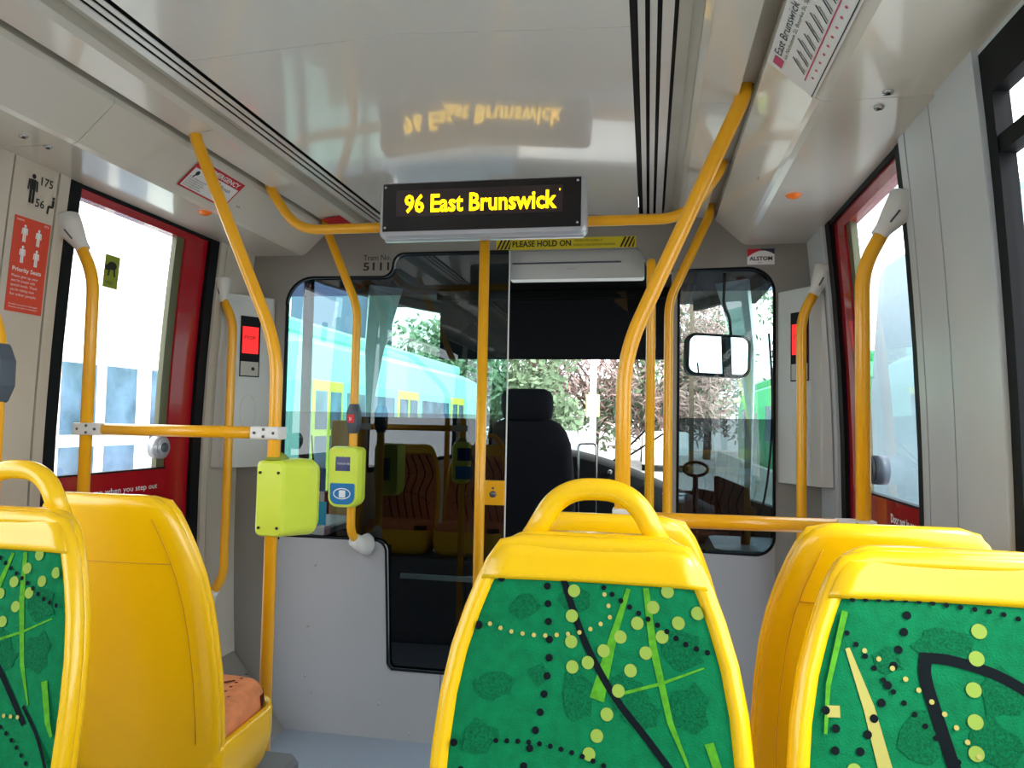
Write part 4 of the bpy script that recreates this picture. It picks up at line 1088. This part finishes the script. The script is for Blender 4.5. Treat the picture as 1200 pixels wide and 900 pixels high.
# buildings
def building(x0, y0, x1, y1, h, label, m, nw, face='y'):
    t = thing('building', ((x0+x1)/2, (y0+y1)/2, -.36), label, 'building')
    b = MB(); b.box((x0, y0, -.36), (x1, y1, h)); b.build('walls', m, t)
    b = MB(); b.box((x0-.2, y0-.2, h), (x1+.2, y1+.2, h+.3)); b.build('parapet', M['conc'], t)
    for i in range(nw):
        for z in (1.5, 4.6, 7.7):
            if z+1.6 > h: continue
            xx = x0+(x1-x0)*(i+.3)/nw; b = MB(); b.box((xx, y0-.03, z), (xx+(x1-x0)*.4/nw, y0+.03, z+1.5)); b.build('window', M['tramgl'], t)
building(-13.8, 40, -11.9, 50, 10, 'tall pale building far ahead on the left', M['build'], 0)
building(-19.5, 39, -15.6, 49, 14, 'slate coloured building beyond the trams on the left', M['buildb'], 0)
building(-9, 50, 8, 58, 4.0, 'low white building behind the street trees', M['build'], 0)
# barrier, kerb, poles in the street
t = thing('concrete_barrier', (2.9, 17, -.36), 'low concrete barrier beside the green tram', 'barrier')
for k in range(5):
    b = MB(); y = 9.5+k*2.8
    b.loft([[(2.5, y, -.36), (2.9, y, -.36), (2.78, y, .1), (2.76, y, .55), (2.64, y, .55), (2.62, y, .1)], [(2.5, y+2.7, -.36), (2.9, y+2.7, -.36), (2.78, y+2.7, .1), (2.76, y+2.7, .55), (2.64, y+2.7, .55), (2.62, y+2.7, .1)]])
    b.build('barrier_block', M['conc'], t)
t = thing('street_pole', (-.6, 20, -.36), 'white street pole with a yellow sign ahead in the road', 'pole')
b = MB(); b.cyl((-.9, 20, -.36), (-.9, 20, 6.5), .09, 14); b.build('mast', M['white'], t)
b = MB(); b.box((-1.08, 19.88, 1.5), (-.72, 19.91, 2.1), .02); b.build('sign', M['palesign'], t)
b = MB(); b.cyl((-.9, 20, -.36), (-.9, 20, -.1), .2, 14); b.build('base', M['conc'], t)
t = thing('street_pole', (2.0, 26, -.36), 'thin dark catenary pole right of the road ahead', 'pole')
b = MB(); b.cyl((2.0, 26, -.36), (2.0, 26, 7), .08, 14); b.build('mast', M['bark'], t)
b = MB(); b.cyl((2.0, 26, 6.2), (-1.5, 26, 6.6), .04, 10); b.build('bracket_arm', M['bark'], t)
# trees
def tree(x, y, h, r, kind, label, seed, n=1500):
    rnd = random.Random(seed)
    lf = {'green': M['leaf'], 'blue': M['leafb'], 'bare': M['leafp']}[kind]
    t = thing('tree', (x, y, -.36), label, 'tree', 'street trees around the tram')
    b = MB()
    tr = [(x, y, -.36), (x+.1, y, h*.25), (x-.05, y, h*.5), (x, y, h*.72)]
    b.tube(tr, [.2, .16, .11, .05], 10)
    blobs = []
    for k in range(14):
        a = rnd.random()*2*PI; d = r*(.25+.55*rnd.random()); z = h*(.16+.74*rnd.random())
        c = (x+d*math.cos(a), y+d*math.sin(a), z); blobs.append((c, r*(.34+.28*rnd.random())))
        b.tube([(x, y, h*(.12+.03*k)), ((x+c[0])/2, (y+c[1])/2, (h*.3+z)/2), c], [.07, .045, .02], 7)
    b.build('trunk', M['bark'], t)
    f = MB()
    for k in range(n):
        c, br = blobs[k % 14]
        v = Vector((rnd.gauss(0, 1), rnd.gauss(0, 1), rnd.gauss(0, 1))).normalized()*br*rnd.random()**.4
        p = Vector(c)+v; s = (.10+.12*rnd.random()) if kind != 'bare' else .05+.06*rnd.random()
        u = Vector((rnd.gauss(0, 1), rnd.gauss(0, 1), rnd.gauss(0, 1))).normalized(); w = u.orthogonal().normalized()
        L = s*(1 if kind != 'bare' else 3)
        f.add([p-u*L, p+w*s*.5, p+u*L, p-w*s*.5], [(0, 1, 2, 3)])
    f.build('foliage', lf, t)
    return t
spots = [(-8.6, 30, 5, 2.4, 'green'), (-6, 31, 8, 3, 'green'), (-3.6, 27, 6.5, 2.4, 'green'), (-1.8, 33, 7, 2.8, 'bare'), (.4, 34, 7.5, 2.8, 'green'), (1.9, 33, 7.5, 2.6, 'bare'), (3.4, 38, 8, 2.8, 'green'), (8.6, 37, 9, 3, 'green'), (-13.2, 34, 5.5, 2.6, 'green'),
         (9.5, 14, 6.2, 2.6, 'blue'), (12, 18.5, 7.5, 3, 'blue'), (10.2, 9.5, 5, 2.2, 'blue'), (13, 13, 7, 3, 'blue'), (14, 24, 8, 3.2, 'blue')]
names = {'green': 'leafy pale green tree', 'bare': 'thin leafed pinkish tree', 'blue': 'dense blue-green tree'}
where = ['far left of the road ahead', 'left of the road ahead, behind the first green one', 'left of the white street pole', 'directly beyond the driver headrest', 'just right of the white street pole', 'between the yellow poles ahead', 'seen below the cab mirror', 'ahead on the far right behind the green tram', 'at the far left behind the turquoise tram',
         'outside the right side window', 'at the back outside the right window', 'closest outside the right window', 'right of its neighbours outside the right window', 'farthest off to the right']
for i, (x, y, h, r, k) in enumerate(spots): tree(x, y, h, r, k, names[k]+' '+where[i], 40+i, 3600 if y < 20 else 3200)
# parked cars ahead
def car(x, y, m, label):
    t = thing('car', (x, y, -.36), label, 'car')
    b = MB(); P_ = [(-2.0, .25), (-2.05, .6), (-1.9, .85), (-1.1, .95), (-.6, 1.4), (.9, 1.42), (1.5, 1.0), (2.0, .9), (2.05, .4), (1.95, .25)]
    rings = []
    for k, dx in ((.94, -.85), (1, -.78), (1, .78), (.94, .85)): rings.append([(x+dx, y+u*k, -.36+.25+(v-.25)*k) for u, v in P_])
    b.loft(rings); b.build('body', m, t)
    b = MB(); b.prism([(-1.0, .97), (-.58, 1.34), (.85, 1.36), (1.35, 1.0)], lambda u, v: (x-.80, y+u, -.36+v), lambda u, v: (x+.80, y+u, -.36+v)); b.build('windows', M['tramgl'], t)
    for sx in (-1, 1):
        for yy in (-1.3, 1.25):
            b = MB(); b.cyl((x+sx*.62, y+yy, -.04), (x+sx*.86, y+yy, -.04), .32, 20); b.build('wheel', M['dark'], t)
car(-2.6, 24, M['silver'], 'silver car parked left of the road ahead')
car(1.2, 29, M['tramw'], 'white car far ahead on the road')
